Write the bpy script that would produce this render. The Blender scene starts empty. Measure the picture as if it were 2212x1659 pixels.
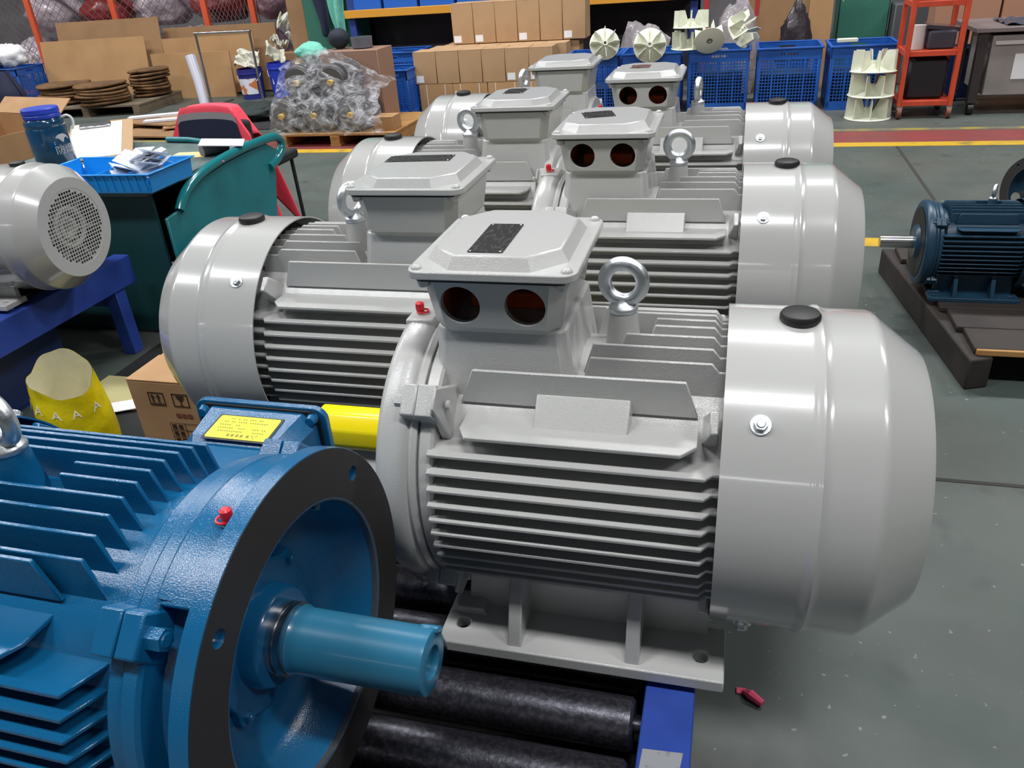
import bpy, math, random
import numpy as np
from mathutils import Vector, Matrix, noise
from mathutils.geometry import tessellate_polygon
random.seed(7)
PI = math.pi
scene = bpy.context.scene
COL = scene.collection

# ------------------------------------------------------------------ camera
FPX, YAW, PITCH, ROLL = 1709.3, -0.2900, 0.4999, -0.0767
cam_d = bpy.data.cameras.new('camera'); cam = bpy.data.objects.new('camera', cam_d); COL.objects.link(cam)
_F = Vector((math.sin(YAW)*math.cos(PITCH), math.cos(YAW)*math.cos(PITCH), -math.sin(PITCH)))
_R0 = Vector((math.cos(YAW), -math.sin(YAW), 0)); _U0 = _R0.cross(_F)
_R = math.cos(ROLL)*_R0 + math.sin(ROLL)*_U0; _U = -math.sin(ROLL)*_R0 + math.cos(ROLL)*_U0
_m = Matrix((_R, _U, -_F)).transposed().to_4x4(); _m.translation = (-0.0098, -1.1002, 1.4405)
cam.matrix_world = _m
cam_d.sensor_width = 36.0; cam_d.lens = FPX/2212*36.0; cam_d.clip_start = 0.02; cam_d.clip_end = 200
scene.camera = cam

# ------------------------------------------------------------------ world + exposure
w = bpy.data.worlds.new('world'); scene.world = w; w.use_nodes = True
w.node_tree.nodes['Background'].inputs[0].default_value = (0.86, 0.93, 1.0, 1)
w.node_tree.nodes['Background'].inputs[1].default_value = 0.035
vs = scene.view_settings
vs.view_transform = 'Standard'; vs.look = 'None'; vs.gamma = 1.0; vs.exposure = -0.30; vs.use_curve_mapping = False

# ------------------------------------------------------------------ ceiling lamp rows (tube fittings under the hall roof)
def lamp(x, y, z, sx, sy, power, col=(0.985, 0.995, 1.0)):
    l = bpy.data.lights.new('ceiling_lamp', 'AREA'); l.shape = 'RECTANGLE'; l.size = sx; l.size_y = sy
    l.energy = power; l.color = col
    o = bpy.data.objects.new('ceiling_lamp', l); COL.objects.link(o); o.location = (x, y, z)
    return o
for x in (-13.1, -8.45, -3.8, 0.85, 5.5):
    lamp(x, -1.6, 7.2, 2.3, 0.6, 285)
    lamp(x, 5.4, 7.2, 2.3, 0.6, 400)
    lamp(x, -16.0, 7.2, 2.3, 0.6, 75)

# ------------------------------------------------------------------ helpers
def lin(c):
    return tuple(((v/255)/12.92 if v/255 <= 0.04045 else ((v/255+0.055)/1.055)**2.4) for v in c) + (1.0,)

MATS = {}
def mat(name, col, rough=0.5, metal=0.0, bump=None, var=None, coat=0.0, alpha=1.0, trans=0.0, spec=0.5, rvar=None):
    """col sRGB 0-255. bump=(scale,strength,dist); var=(scale,colour2,lo,hi); rvar=(scale,r2)"""
    if name in MATS: return MATS[name]
    m = bpy.data.materials.new(name); m.use_nodes = True; nt = m.node_tree; b = nt.nodes['Principled BSDF']
    b.inputs['Base Color'].default_value = lin(col); b.inputs['Roughness'].default_value = rough
    b.inputs['Metallic'].default_value = metal; b.inputs['Coat Weight'].default_value = coat
    b.inputs['Coat Roughness'].default_value = 0.08
    b.inputs['Alpha'].default_value = alpha; b.inputs['Transmission Weight'].default_value = trans
    b.inputs['Specular IOR Level'].default_value = spec
    tc = nt.nodes.new('ShaderNodeTexCoord')
    if var:
        n = nt.nodes.new('ShaderNodeTexNoise'); n.inputs['Scale'].default_value = var[0]; n.inputs['Detail'].default_value = 6
        nt.links.new(tc.outputs['Object'], n.inputs['Vector'])
        r = nt.nodes.new('ShaderNodeMapRange'); r.inputs[1].default_value = var[2]; r.inputs[2].default_value = var[3]
        nt.links.new(n.outputs['Fac'], r.inputs[0])
        mx = nt.nodes.new('ShaderNodeMix'); mx.data_type = 'RGBA'
        mx.inputs[6].default_value = lin(col); mx.inputs[7].default_value = lin(var[1])
        nt.links.new(r.outputs[0], mx.inputs[0]); nt.links.new(mx.outputs[2], b.inputs['Base Color'])
    if rvar:
        n = nt.nodes.new('ShaderNodeTexNoise'); n.inputs['Scale'].default_value = rvar[0]; n.inputs['Detail'].default_value = 4
        nt.links.new(tc.outputs['Object'], n.inputs['Vector'])
        r = nt.nodes.new('ShaderNodeMapRange'); r.inputs[1].default_value = 0.35; r.inputs[2].default_value = 0.65
        r.inputs[3].default_value = rough; r.inputs[4].default_value = rvar[1]
        nt.links.new(n.outputs['Fac'], r.inputs[0]); nt.links.new(r.outputs[0], b.inputs['Roughness'])
    if bump:
        n = nt.nodes.new('ShaderNodeTexNoise'); n.inputs['Scale'].default_value = bump[0]; n.inputs['Detail'].default_value = 3
        nt.links.new(tc.outputs['Object'], n.inputs['Vector'])
        bp = nt.nodes.new('ShaderNodeBump'); bp.inputs['Strength'].default_value = bump[1]; bp.inputs['Distance'].default_value = bump[2]
        nt.links.new(n.outputs['Fac'], bp.inputs['Height']); nt.links.new(bp.outputs[0], b.inputs['Normal']); nt.links.new(bp.outputs[0], b.inputs['Coat Normal'])
    MATS[name] = m
    return m

class MB:
    """collects polygons, then links them as ONE mesh object"""
    def __init__(self, xf=None): self.v = []; self.f = []; self.xf = xf
    def add(self, vs, fs):
        o = len(self.v); self.v += [tuple(p) for p in vs]; self.f += [tuple(i+o for i in f) for f in fs]; return self
    def box(self, x0, x1, y0, y1, z0, z1, rot=None, at=None):
        x0, x1 = min(x0, x1), max(x0, x1); y0, y1 = min(y0, y1), max(y0, y1); z0, z1 = min(z0, z1), max(z0, z1)
        vs = [Vector(p) for p in ((x0,y0,z0),(x1,y0,z0),(x1,y1,z0),(x0,y1,z0),(x0,y0,z1),(x1,y0,z1),(x1,y1,z1),(x0,y1,z1))]
        if rot is not None:
            c = Vector(at) if at is not None else Vector(((x0+x1)/2,(y0+y1)/2,(z0+z1)/2))
            vs = [c + rot @ (p-c) for p in vs]
        return self.add(vs, [(0,3,2,1),(4,5,6,7),(0,1,5,4),(1,2,6,5),(2,3,7,6),(3,0,4,7)])
    def prism(self, outer, a0, a1, mp, holes=()):
        loops = [list(outer)] + [list(h) for h in holes]
        flat = [p for l in loops for p in l]; n = len(flat)
        vs = [mp(u, v, a0) for u, v in flat] + [mp(u, v, a1) for u, v in flat]
        if len(loops) == 1: caps = [tuple(range(n))]
        else: caps = [tuple(t) for t in tessellate_polygon([[Vector((u, v, 0)) for u, v in l] for l in loops])]
        fs = [tuple(reversed(c)) for c in caps] + [tuple(i+n for i in c) for c in caps]
        o = 0
        for l in loops:
            k = len(l)
            for i in range(k):
                j = (i+1) % k; fs.append((o+i, o+j, o+j+n, o+i+n))
            o += k
        return self.add(vs, fs)
    def lathe(self, prof, segs=48, axis='x', c=(0, 0, 0), a0=0, a1=2*PI, closed_prof=False, capends=False):
        full = abs(a1-a0-2*PI) < 1e-6
        k = len(prof); m = segs if full else segs+1; vs = []; fs = []
        for i in range(m):
            t = a0 + (a1-a0)*i/segs; ct, st = math.cos(t), math.sin(t)
            for a, r in prof:
                if axis == 'x': vs.append((c[0]+a, c[1]+r*st, c[2]+r*ct))
                elif axis == 'y': vs.append((c[0]+r*ct, c[1]+a, c[2]+r*st))
                else: vs.append((c[0]+r*ct, c[1]+r*st, c[2]+a))
        kk = k if closed_prof else k-1
        for i in range(segs):
            j = (i+1) % m
            for q in range(kk):
                r_ = (q+1) % k
                fs.append((i*k+q, i*k+r_, j*k+r_, j*k+q))
        if capends and not full:
            fs.append(tuple(range(k))); fs.append(tuple(reversed([segs*k+q for q in range(k)])))
        return self.add(vs, fs)
    def cyl(self, p0, p1, r0, r1=None, segs=16, caps=True):
        r1 = r0 if r1 is None else r1
        p0, p1 = Vector(p0), Vector(p1); d = (p1-p0).normalized()
        u = d.orthogonal().normalized(); v = d.cross(u); vs = []
        for p, r in ((p0, r0), (p1, r1)):
            for i in range(segs):
                t = 2*PI*i/segs; vs.append(p + r*(math.cos(t)*u + math.sin(t)*v))
        fs = [(i, (i+1) % segs, segs+(i+1) % segs, segs+i) for i in range(segs)]
        if caps: fs += [tuple(reversed(range(segs))), tuple(range(segs, 2*segs))]
        return self.add(vs, fs)
    def tube(self, pts, r, segs=10, closed=False):
        pts = [Vector(p) for p in pts]; n = len(pts); vs = []; fs = []
        rr = r if hasattr(r, '__len__') else [r]*n
        up = None
        for i, p in enumerate(pts):
            a = pts[(i-1) % n] if (closed or i > 0) else p; b = pts[(i+1) % n] if (closed or i < n-1) else p
            t = (b-a).normalized()
            if up is None: up = t.orthogonal().normalized()
            up = (up - t*up.dot(t)).normalized(); s = t.cross(up)
            for k in range(segs):
                q = 2*PI*k/segs; vs.append(p + rr[i]*(math.cos(q)*up + math.sin(q)*s))
        for i in range(n if closed else n-1):
            j = (i+1) % n
            for k in range(segs):
                l = (k+1) % segs; fs.append((i*segs+k, i*segs+l, j*segs+l, j*segs+k))
        if not closed: fs += [tuple(reversed(range(segs))), tuple(range((n-1)*segs, n*segs))]
        return self.add(vs, fs)
    def torus(self, c, R, r, nrm='y', segs=40, rs=14):
        pts = []
        for i in range(segs):
            t = 2*PI*i/segs; a, b = R*math.cos(t), R*math.sin(t)
            pts.append({'y': (c[0]+a, c[1], c[2]+b), 'x': (c[0], c[1]+a, c[2]+b), 'z': (c[0]+a, c[1]+b, c[2])}[nrm])
        return self.tube(pts, r, rs, True)
    def dome(self, c, r, h, segs=12, axis='z'):
        prof = [(h*math.sin(t), r*math.cos(t)) for t in (0, PI/8, PI/4, 3*PI/8, PI/2*0.98)]
        return self.lathe(prof, segs, axis, c)
    def hexp(self, p0, p1, r): return self.cyl(p0, p1, r, r, 6)
    def grid(self, fn, nu, nv, thick=None):
        vs = [fn(i/nu, j/nv) for j in range(nv+1) for i in range(nu+1)]
        fs = [(j*(nu+1)+i, j*(nu+1)+i+1, (j+1)*(nu+1)+i+1, (j+1)*(nu+1)+i) for j in range(nv) for i in range(nu)]
        return self.add(vs, fs)
    def build(self, name, m, parent=None, smooth=32, bevel=0, origin=None, loc=None, solid=None, bseg=1):
        v = [Vector(p) for p in self.v]
        if self.xf: v = [Vector(self.xf(p)) for p in v]
        if origin is not None: o_ = Vector(origin); v = [p-o_ for p in v]
        me = bpy.data.meshes.new(name); me.from_pydata([tuple(p) for p in v], [], self.f); me.validate(); me.update()
        import bmesh
        bm = bmesh.new(); bm.from_mesh(me); bmesh.ops.recalc_face_normals(bm, faces=bm.faces); bm.to_mesh(me); bm.free()
        if m is not None: me.materials.append(m)
        if smooth:
            me.shade_smooth(); me.set_sharp_from_angle(angle=math.radians(smooth))
        o = bpy.data.objects.new(name, me); COL.objects.link(o)
        if origin is not None: o.location = origin
        if loc is not None: o.location = loc
        if parent is not None: o.parent = parent
        if solid: s = o.modifiers.new('solid', 'SOLIDIFY'); s.thickness = solid; s.offset = 0
        if bevel:
            b = o.modifiers.new('bevel', 'BEVEL'); b.width = bevel; b.segments = bseg; b.limit_method = 'ANGLE'; b.angle_limit = math.radians(40)
            b.harden_normals = False
        return o

def tag(o, label=None, cat=None, group=None, kind=None):
    if label: o['label'] = label
    if cat: o['category'] = cat
    if group: o['group'] = group
    if kind: o['kind'] = kind
    return o
def thing(name, label, cat, loc=(0, 0, 0), rz=0, group=None, scale=1.0):
    o = bpy.data.objects.new(name, None); COL.objects.link(o); o.location = loc; o.rotation_euler = (0, 0, rz)
    o.scale = (scale,)*3; o.empty_display_size = 0.05
    return tag(o, label, cat, group)
def struct(o): o['kind'] = 'structure'; return o
def dup(root, loc, rz, label, scale=None, rot=None):
    r = root.copy(); COL.objects.link(r); r.location = loc; r.rotation_euler = rot if rot else (0, 0, rz); r['label'] = label
    if scale: r.scale = (scale,)*3
    kids = []
    for ch in root.children:
        c = ch.copy(); COL.objects.link(c); c.parent = r; kids.append(c)
        for g in ch.children:
            d = g.copy(); COL.objects.link(d); d.parent = c
    return r
def part(root, name):
    return [c for c in root.children if c.name.split('.')[0] == name]
def circle(cx, cy, r, n=24, ph=0): return [(cx+r*math.cos(ph+2*PI*i/n), cy+r*math.sin(ph+2*PI*i/n)) for i in range(n)]
def rrect(x0, x1, y0, y1, r, n=5):
    out = []
    for cx, cy, a in ((x1-r, y1-r, 0), (x0+r, y1-r, PI/2), (x0+r, y0+r, PI), (x1-r, y0+r, 1.5*PI)):
        for i in range(n+1): t = a+PI/2*i/n; out.append((cx+r*math.cos(t), cy+r*math.sin(t)))
    return out
XY = lambda u, v, a: (u, v, a)
XZ = lambda u, v, a: (u, a, v)
YZ = lambda u, v, a: (a, u, v)
def text2d(s, size):
    cu = bpy.data.curves.new('t', 'FONT'); cu.body = s; cu.size = size; cu.align_x = 'CENTER'; cu.align_y = 'CENTER'
    o = bpy.data.objects.new('t', cu); COL.objects.link(o)
    dg = bpy.context.evaluated_depsgraph_get(); me = bpy.data.meshes.new_from_object(o.evaluated_get(dg))
    v = [(p.co.x, p.co.y) for p in me.vertices]; f = [tuple(p.vertices) for p in me.polygons]
    bpy.data.objects.remove(o); bpy.data.curves.remove(cu); bpy.data.meshes.remove(me)
    return v, f
def fbm(p, s, seed=0.0):
    return noise.fractal(Vector((p[0]*s+seed, p[1]*s+seed*1.7, p[2]*s-seed)), 1.0, 2.0, 4)

# ------------------------------------------------------------------ materials
GREY_C = mat('grey_cast_paint', (184, 184, 182), 0.20, bump=(560, 0.5, 0.0008), coat=0.35)
GREY_S = mat('grey_sheet_paint', (182, 182, 180), 0.22, coat=1.0, bump=(25, 0.03, 0.002))
BLUE_C = mat('blue_cast_paint', (16, 92, 138), 0.20, bump=(560, 0.5, 0.0008), coat=0.3)
BLUE_S = mat('blue_sheet_paint', (18, 94, 142), 0.25, coat=0.4)
TEAL_C = mat('dark_teal_paint', (34, 64, 86), 0.35, bump=(330, 0.25, 0.001))
RUBBER = mat('black_rubber', (26, 25, 25), 0.5, bump=(300, 0.1, 0.0005))
ZINC = mat('zinc_plated_steel', (222, 226, 230), 0.33, metal=1.0, bump=(160, 0.25, 0.001), rvar=(60, 0.5))
STEEL = mat('bright_steel', (190, 190, 190), 0.25, metal=1.0)
DARKHOLE = mat('dark_inside', (18, 18, 18), 0.7)
ORANGE_IN = mat('orange_brown_inside_varnish', (226, 112, 48), 0.25, coat=0.5, var=(14, (150, 58, 22), 0.4, 0.6))
RED_CAP = mat('red_plastic', (214, 28, 45), 0.35)
BRASS = mat('brass', (200, 165, 80), 0.3, metal=1.0)
YELLOW_SL = mat('yellow_plastic_sleeve', (250, 225, 10), 0.22)
BLUE_SL = mat('blue_plastic_sleeve', (42, 110, 142), 0.28, coat=0.2)
IRON_FACE = mat('machined_dark_iron', (54, 52, 53), 0.55, metal=0.3, bump=(200, 0.08, 0.0005))
IRON_EDGE = mat('machined_iron_edge', (120, 118, 118), 0.35, metal=0.7)
RAIL_BLUE = mat('rail_blue_paint', (50, 78, 166), 0.38, var=(9, (40, 64, 142), 0.4, 0.7), bump=(60, 0.08, 0.001))
ROLLER = mat('worn_black_roller', (74, 74, 82), 0.30, metal=0.85, var=(130, (112, 110, 118), 0.45, 0.8), bump=(190, 0.35, 0.001), rvar=(70, 0.45))
TAPE = mat('grey_tape', (150, 152, 156), 0.6, var=(60, (95, 95, 100), 0.55, 0.75))
CARTON = mat('brown_cardboard', (176, 138, 98), 0.85, var=(6, (160, 122, 84), 0.35, 0.7))
WHITE_P = mat('white_paper', (232, 232, 236), 0.7)

def plate_mat(name, base, mark):
    m = bpy.data.materials.new(name); m.use_nodes = True; nt = m.node_tree; b = nt.nodes['Principled BSDF']
    tc = nt.nodes.new('ShaderNodeTexCoord'); mp = nt.nodes.new('ShaderNodeMapping'); mp.inputs['Scale'].default_value = (150, 60, 1)
    n = nt.nodes.new('ShaderNodeTexNoise'); n.inputs['Scale'].default_value = 1.0; n.inputs['Detail'].default_value = 2
    r = nt.nodes.new('ShaderNodeMapRange'); r.inputs[1].default_value = 0.5; r.inputs[2].default_value = 0.62
    mx = nt.nodes.new('ShaderNodeMix'); mx.data_type = 'RGBA'; mx.inputs[6].default_value = lin(base); mx.inputs[7].default_value = lin(mark)
    nt.links.new(tc.outputs['Object'], mp.inputs[0]); nt.links.new(mp.outputs[0], n.inputs['Vector'])
    nt.links.new(n.outputs['Fac'], r.inputs[0]); nt.links.new(r.outputs[0], mx.inputs[0]); nt.links.new(mx.outputs[2], b.inputs['Base Color'])
    b.inputs['Roughness'].default_value = 0.35
    return m
PLATE_K = plate_mat('black_engraved_plate', (30, 29, 30), (58, 56, 57))
PLATE_R = plate_mat('brown_engraved_plate', (70, 40, 36), (150, 120, 112))

# ------------------------------------------------------------------ hall: floor, markings, walls
def floor_mat():
    m = bpy.data.materials.new('green_grey_epoxy'); m.use_nodes = True; nt = m.node_tree; b = nt.nodes['Principled BSDF']
    tc = nt.nodes.new('ShaderNodeTexCoord')
    def nz(s, d=6):
        n = nt.nodes.new('ShaderNodeTexNoise'); n.inputs['Scale'].default_value = s; n.inputs['Detail'].default_value = d
        nt.links.new(tc.outputs['Object'], n.inputs['Vector']); return n
    def rng(n, a, c, lo=0.0, hi=1.0):
        r = nt.nodes.new('ShaderNodeMapRange'); r.inputs[1].default_value = a; r.inputs[2].default_value = c
        r.inputs[3].default_value = lo; r.inputs[4].default_value = hi; nt.links.new(n.outputs['Fac'], r.inputs[0]); return r
    m1 = nt.nodes.new('ShaderNodeMix'); m1.data_type = 'RGBA'; m1.inputs[6].default_value = lin((66, 78, 74)); m1.inputs[7].default_value = lin((90, 92, 87))
    nt.links.new(rng(nz(0.9), 0.35, 0.65).outputs[0], m1.inputs[0])
    m2 = nt.nodes.new('ShaderNodeMix'); m2.data_type = 'RGBA'; m2.inputs[7].default_value = lin((50, 54, 52))
    nt.links.new(m1.outputs[2], m2.inputs[6]); nt.links.new(rng(nz(5.5), 0.60, 0.74, 0, 0.6).outputs[0], m2.inputs[0])
    m3 = nt.nodes.new('ShaderNodeMix'); m3.data_type = 'RGBA'; m3.inputs[7].default_value = lin((165, 165, 158))
    nt.links.new(m2.outputs[2], m3.inputs[6]); nt.links.new(rng(nz(45, 2), 0.70, 0.74, 0, 0.5).outputs[0], m3.inputs[0])
    nt.links.new(m3.outputs[2], b.inputs['Base Color'])
    nt.links.new(rng(nz(3.0), 0.3, 0.7, 0.42, 0.62).outputs[0], b.inputs['Roughness'])
    return m
struct(MB().box(-16, 9, -12, 13.5, -0.1, 0.0).build('floor', floor_mat(), smooth=0))
YEL = mat('worn_yellow_floor_paint', (196, 158, 44), 0.5, var=(7, (140, 122, 60), 0.5, 0.72))
YEL2 = mat('faded_yellow_floor_paint', (150, 132, 62), 0.55, var=(5, (104, 104, 92), 0.42, 0.6))
REDL = mat('dull_red_floor_paint', (134, 62, 62), 0.5, var=(4, (118, 66, 64), 0.4, 0.65))
JOINT = mat('dark_floor_joint', (52, 50, 48), 0.8)
def strip(n, x0, x1, y0, y1, m, z=0.0016): struct(MB().box(x0, x1, y0, y1, -0.002, z).build('trim_%d' % n, m, smooth=0))
strip(1, -12, 9, 5.30, 5.43, YEL); strip(2, -12, 9, 5.43, 5.82, REDL, 0.0012); strip(3, -12, 9, 5.84, 5.92, YEL2)
strip(4, 0.2, 9, 3.08, 3.21, YEL)
strip(5, 1.135, 1.155, -12, 3.07, JOINT); strip(6, 1.135, 1.155, 3.22, 5.29, JOINT); strip(7, 0.3, 9, 1.02, 1.035, JOINT)
WALLM = mat('dull_hall_wall', (120, 116, 118), 0.9, var=(2, (96, 92, 96), 0.4, 0.7))
struct(MB().box(-16, 9, 13.0, 13.3, 0, 7.6).build('wall_back', WALLM, smooth=0))
struct(MB().box(-16.2, -16, -12, 13.3, 0, 7.6).build('wall_left', WALLM, smooth=0))

# ------------------------------------------------------------------ roller conveyor
def conveyor(label, xl, xr, y0, y1, zt, pitch, yphase, patch=None):
    """xl/xr outer faces of the rails, zt = roller crest"""
    t = thing('roller_conveyor', label, 'conveyor', ((xl+xr)/2, (y0+y1)/2, 0)); ox, oy = (xl+xr)/2, (y0+y1)/2
    L = lambda b: b
    for s, xo in ((1, xr), (-1, xl)):
        a, c = (xo-0.076, xo) if s > 0 else (xo, xo+0.076)
        b = MB().box(a-ox, c-ox, y0-oy, y1-oy, zt-0.135, zt-0.013)
        b.build('rail', RAIL_BLUE, t, bevel=0.004, bseg=2)
    n = 0; y = yphase
    while y > y0+0.06+pitch: y -= pitch
    r = 0.040; proto = None
    while y < y1-0.05:
        if proto is None:
            b = MB(); h = (xr-xl)/2-0.076-0.012
            b.lathe([(-h, 0.012), (-h, r-0.004), (-h+0.004, r), (h-0.004, r), (h, r-0.004), (h, 0.012)], 40, 'x')
            b.cyl((-h-0.02, 0, 0), (h+0.02, 0, 0), 0.012, segs=12)
            proto = b.build('roller', ROLLER, t, loc=(0, y-oy, zt-r))
        else:
            o = proto.copy(); COL.objects.link(o); o.parent = t; o.location = (0, y-oy, zt-r)
        y += pitch
    ys = [y0+0.12, (y0+y1)/2, y1-0.10]
    for yy in ys:
        for xo in (xr-0.07, xl+0.01):
            MB().box(xo-ox, xo-ox+0.06, yy-oy-0.03, yy-oy+0.03, 0, zt-0.135).build('leg', RAIL_BLUE, t, bevel=0.003)
        MB().box(xl-ox+0.07, xr-ox-0.07, yy-oy-0.02, yy-oy+0.02, zt-0.21, zt-0.17).build('crossbar', RAIL_BLUE, t, bevel=0.003)
    MB().box(xl-ox+.08, xr-ox-.08, y0-oy+.02, y1-oy-.02, zt-.118, zt-.112).build('gap_shade_plate', mat('gap_shade_black', (20, 20, 21), .8), t)  # black plate added under the rollers so their gaps look shaded
    if patch:
        MB().prism([(patch[0]-ox+random.uniform(-.003, .003)+dx, patch[1]-oy+dy) for dx, dy in ((0, 0), (0.056, 0.004), (0.058, 0.05), (0.004, 0.046))], zt-0.0135, zt-0.0122, XY).build('tape_patch', TAPE, t, smooth=0)
    return t
ZT = 0.428
conveyor('blue railed roller conveyor carrying the row of big motors', -0.93, -0.013, -0.95, 2.62, ZT, 0.11, -0.283, (-0.083, -0.388))
conveyor('second blue conveyor at left under the motor with the grille', -3.55, -2.475, -0.6, 1.6, ZT, 0.11, -0.3)

# ------------------------------------------------------------------ electric motors
H = 0.272           # shaft height; local x: 0 at cowl rim, + to the fan end, axis along x at z = H
RF = 0.236          # fin envelope
def chord(r, d): return math.sqrt(max(r*r-d*d, 0.0))

def side_fin(b, s, z, x0=-0.422, x1=0.03, rin=0.188, th=0.0055, ch=0.0):
    yo, yi, ys = chord(RF, z), chord(rin, z), chord(RF, z)-0.013
    pts = [(x0, yi), (x0+ch, yo), (-0.018, yo), (-0.008, ys), (x1, ys), (x1, yi)]
    b.prism([(x, s*y) for x, y in pts], H+z-th/2, H+z+th/2, XY)
def top_fin(b, y, x0, x1=0.03, rin=0.188, th=0.0055, ch=0.016, rf=RF+0.002):
    zo, zi, zs = chord(rf, y), chord(rin, y), chord(rf, y)-0.013
    pts = [(x0-ch, zi), (x0, zo), (-0.018, zo), (-0.008, zs), (x1, zs), (x1, zi)]
    b.prism([(x, H+z) for x, z in pts], y-th/2, y+th/2, XZ)

def rot45(sy, sz):          # local frame at the 45 degree corner: u tangential, n radial
    n = Vector((0, sy, sz)).normalized(); u = Vector((0, sz, -sy)).normalized(); return n, u
def cbox(b, sy, sz, x0, x1, r0, r1, w0, w1=None, xt0=None, xt1=None):
    """box growing radially at a corner; w0/w1 half widths at r0/r1"""
    n, u = rot45(sy, sz); w1 = w0 if w1 is None else w1; c = Vector((0, 0, H))
    xt0 = x0 if xt0 is None else xt0; xt1 = x1 if xt1 is None else xt1
    vs = []
    for r, w, a, d in ((r0, w0, x0, x1), (r1, w1, xt0, xt1)):
        for x, q in ((a, -w), (d, -w), (d, w), (a, w)):
            p = c + n*r + u*q; vs.append((x, p.y, p.z))
    b.add(vs, [(0,3,2,1),(4,5,6,7),(0,1,5,4),(1,2,6,5),(2,3,7,6),(3,0,4,7)])

def terminal_box(t, cast, sheet, xf=None, entries=True, label=None):
    zl = H
    BX = lambda: MB(xf)
    # pedestal
    def frust(b, lo, hi, z0, z1):
        vs = [(x, y, z0) for x, y in lo] + [(x, y, z1) for x, y in hi]; n = len(lo)
        b.add(vs, [tuple(reversed(range(n))), tuple(range(n, 2*n))] + [(i, (i+1) % n, n+(i+1) % n, n+i) for i in range(n)]); return b
    def oct_(x0, x1, y0, y1, c): return [(x0+c, y0), (x1-c, y0), (x1, y0+c), (x1, y1-c), (x1-c, y1), (x0+c, y1), (x0, y1-c), (x0, y0+c)]
    frust(BX(), oct_(-.428, -.205, -.118, .118, .012), oct_(-.418, -.222, -.105, .105, .012), zl+.12, zl+.262).build('box_pedestal', cast, t, bevel=.004, bseg=2)
    # body: lower chamfer, walls, with two round cable entries in the -y wall
    z0, zc, z1 = zl+.254, zl+.268, zl+.344
    b = BX()
    lo, md, hi = oct_(-.408, -.238, -.103, .103, .016), oct_(-.418, -.228, -.114, .114, .020), oct_(-.430, -.216, -.122, .122, .022)
    n = 8
    vs = [(x, y, z0) for x, y in lo] + [(x, y, zc) for x, y in md] + [(x, y, z1) for x, y in hi]
    fs = [tuple(reversed(range(8)))]
    for r in range(2):
        for i in range(8):
            if entries and r == 1 and i == 0: continue
            j = (i+1) % 8; fs.append((r*8+i, r*8+j, r*8+8+j, r*8+8+i))
    if not entries: pass
    b.add(vs, fs)
    if entries:
        (xa, ya), (xb, yb) = md[0], md[1]; (xc, yc), (xd, yd) = hi[0], hi[1]
        def wy(z): return ya + (yc-ya)*(z-zc)/(z1-zc)
        outer = [(xa, zc), (xb, zc), (xd, z1), (xc, z1)]
        holes = [circle(-.371, zl+.3035, .0295, 28), circle(-.276, zl+.3035, .0295, 28)]
        loops = [outer] + holes; flat = [p for l in loops for p in l]
        tris = tessellate_polygon([[Vector((u, v, 0)) for u, v in l] for l in loops])
        b.add([(u, wy(v), v) for u, v in flat], [tuple(q) for q in tris])
        for hl in holes:
            b.add([(u, wy(v), v) for u, v in hl] + [(u, wy(v)+.012, v) for u, v in hl], [(i, (i+1) % 28, 28+(i+1) % 28, 28+i) for i in range(28)])
    for bx, by in ((-.424, -.113), (-.222, -.113), (-.424, .113), (-.222, .113)):     # screw bosses under the lid corners
        b.cyl((bx, by, z1-.014), (bx, by, z1-.0005), .0075, .011, 12)
    body = b.build('terminal_box', cast, t, bevel=0)
    if entries:
        bi = BX(); w = .006
        vs = [(x, y, z) for z in (zl+.262, zl+.3425) for x, y in ((-.402, -.100), (-.244, -.100), (-.244, .095), (-.402, .095))]
        bi.add(vs, [(0, 1, 2, 3), (4, 5, 6, 7), (1, 2, 6, 5), (2, 3, 7, 6), (3, 0, 4, 7)]); bi.build('box_inside', ORANGE_IN, body, smooth=0)
        bb = BX(); bb.box(-.385, -.262, -.03, .03, zl+.2625, zl+.288); tb = bb.build('terminal_board', mat('brown_terminal_board', (200, 86, 40), .3), body, bevel=.003)
    # gasket rim, lid flange, raised lid
    BX().prism(rrect(-.436, -.210, -.126, .126, .018), zl+.341, zl+.345, XY).build('gasket', RUBBER, t)
    lb = BX()
    lb.prism(rrect(-.4456, -.2004, -.1306, .1306, .022), zl+.345, zl+.357, XY)
    lid = lb.build('lid', cast, t, bevel=.002, bseg=2)
    rb = BX(); frust(rb, oct_(-.432, -.214, -.1265, .1265, .046), oct_(-.418, -.232, -.106, .110, .040), zl+.349, zl+.374)
    rb.build('lid_panel', sheet, lid, bevel=.0022, bseg=2)
    for sx, sy in ((-.431, -.1155), (-.215, -.1155), (-.431, .1155), (-.215, .1155)):
        s = BX(); s.dome((sx, sy, zl+.357), .0085, .0065, 14); s.build('screw', cast, lid)
    return lid

def nameplate(t, lid, cx, cy, w, h, rot, m, name='nameplate'):
    b = MB(); b.prism(rrect(-w/2, w/2, -h/2, h/2, .003, 3), 0, .0012, XY)
    o = b.build(name, m, lid, smooth=0, loc=(cx, cy, H+.374)); o.rotation_euler = (0, 0, rot)
    for sx in (-1, 1):
        for sy in (-1, 1):
            r = MB(); r.dome((sx*(w/2-.004), sy*(h/2-.004), .0012), .0018, .001, 8)
            for v in range(len(r.v)):
                x, y, z = r.v[v]; c, s = math.cos(rot), math.sin(rot); r.v[v] = (cx+c*x-s*y, cy+s*x+c*y, H+.374+z)
            r.build('rivet', STEEL, lid)
    return o

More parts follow.
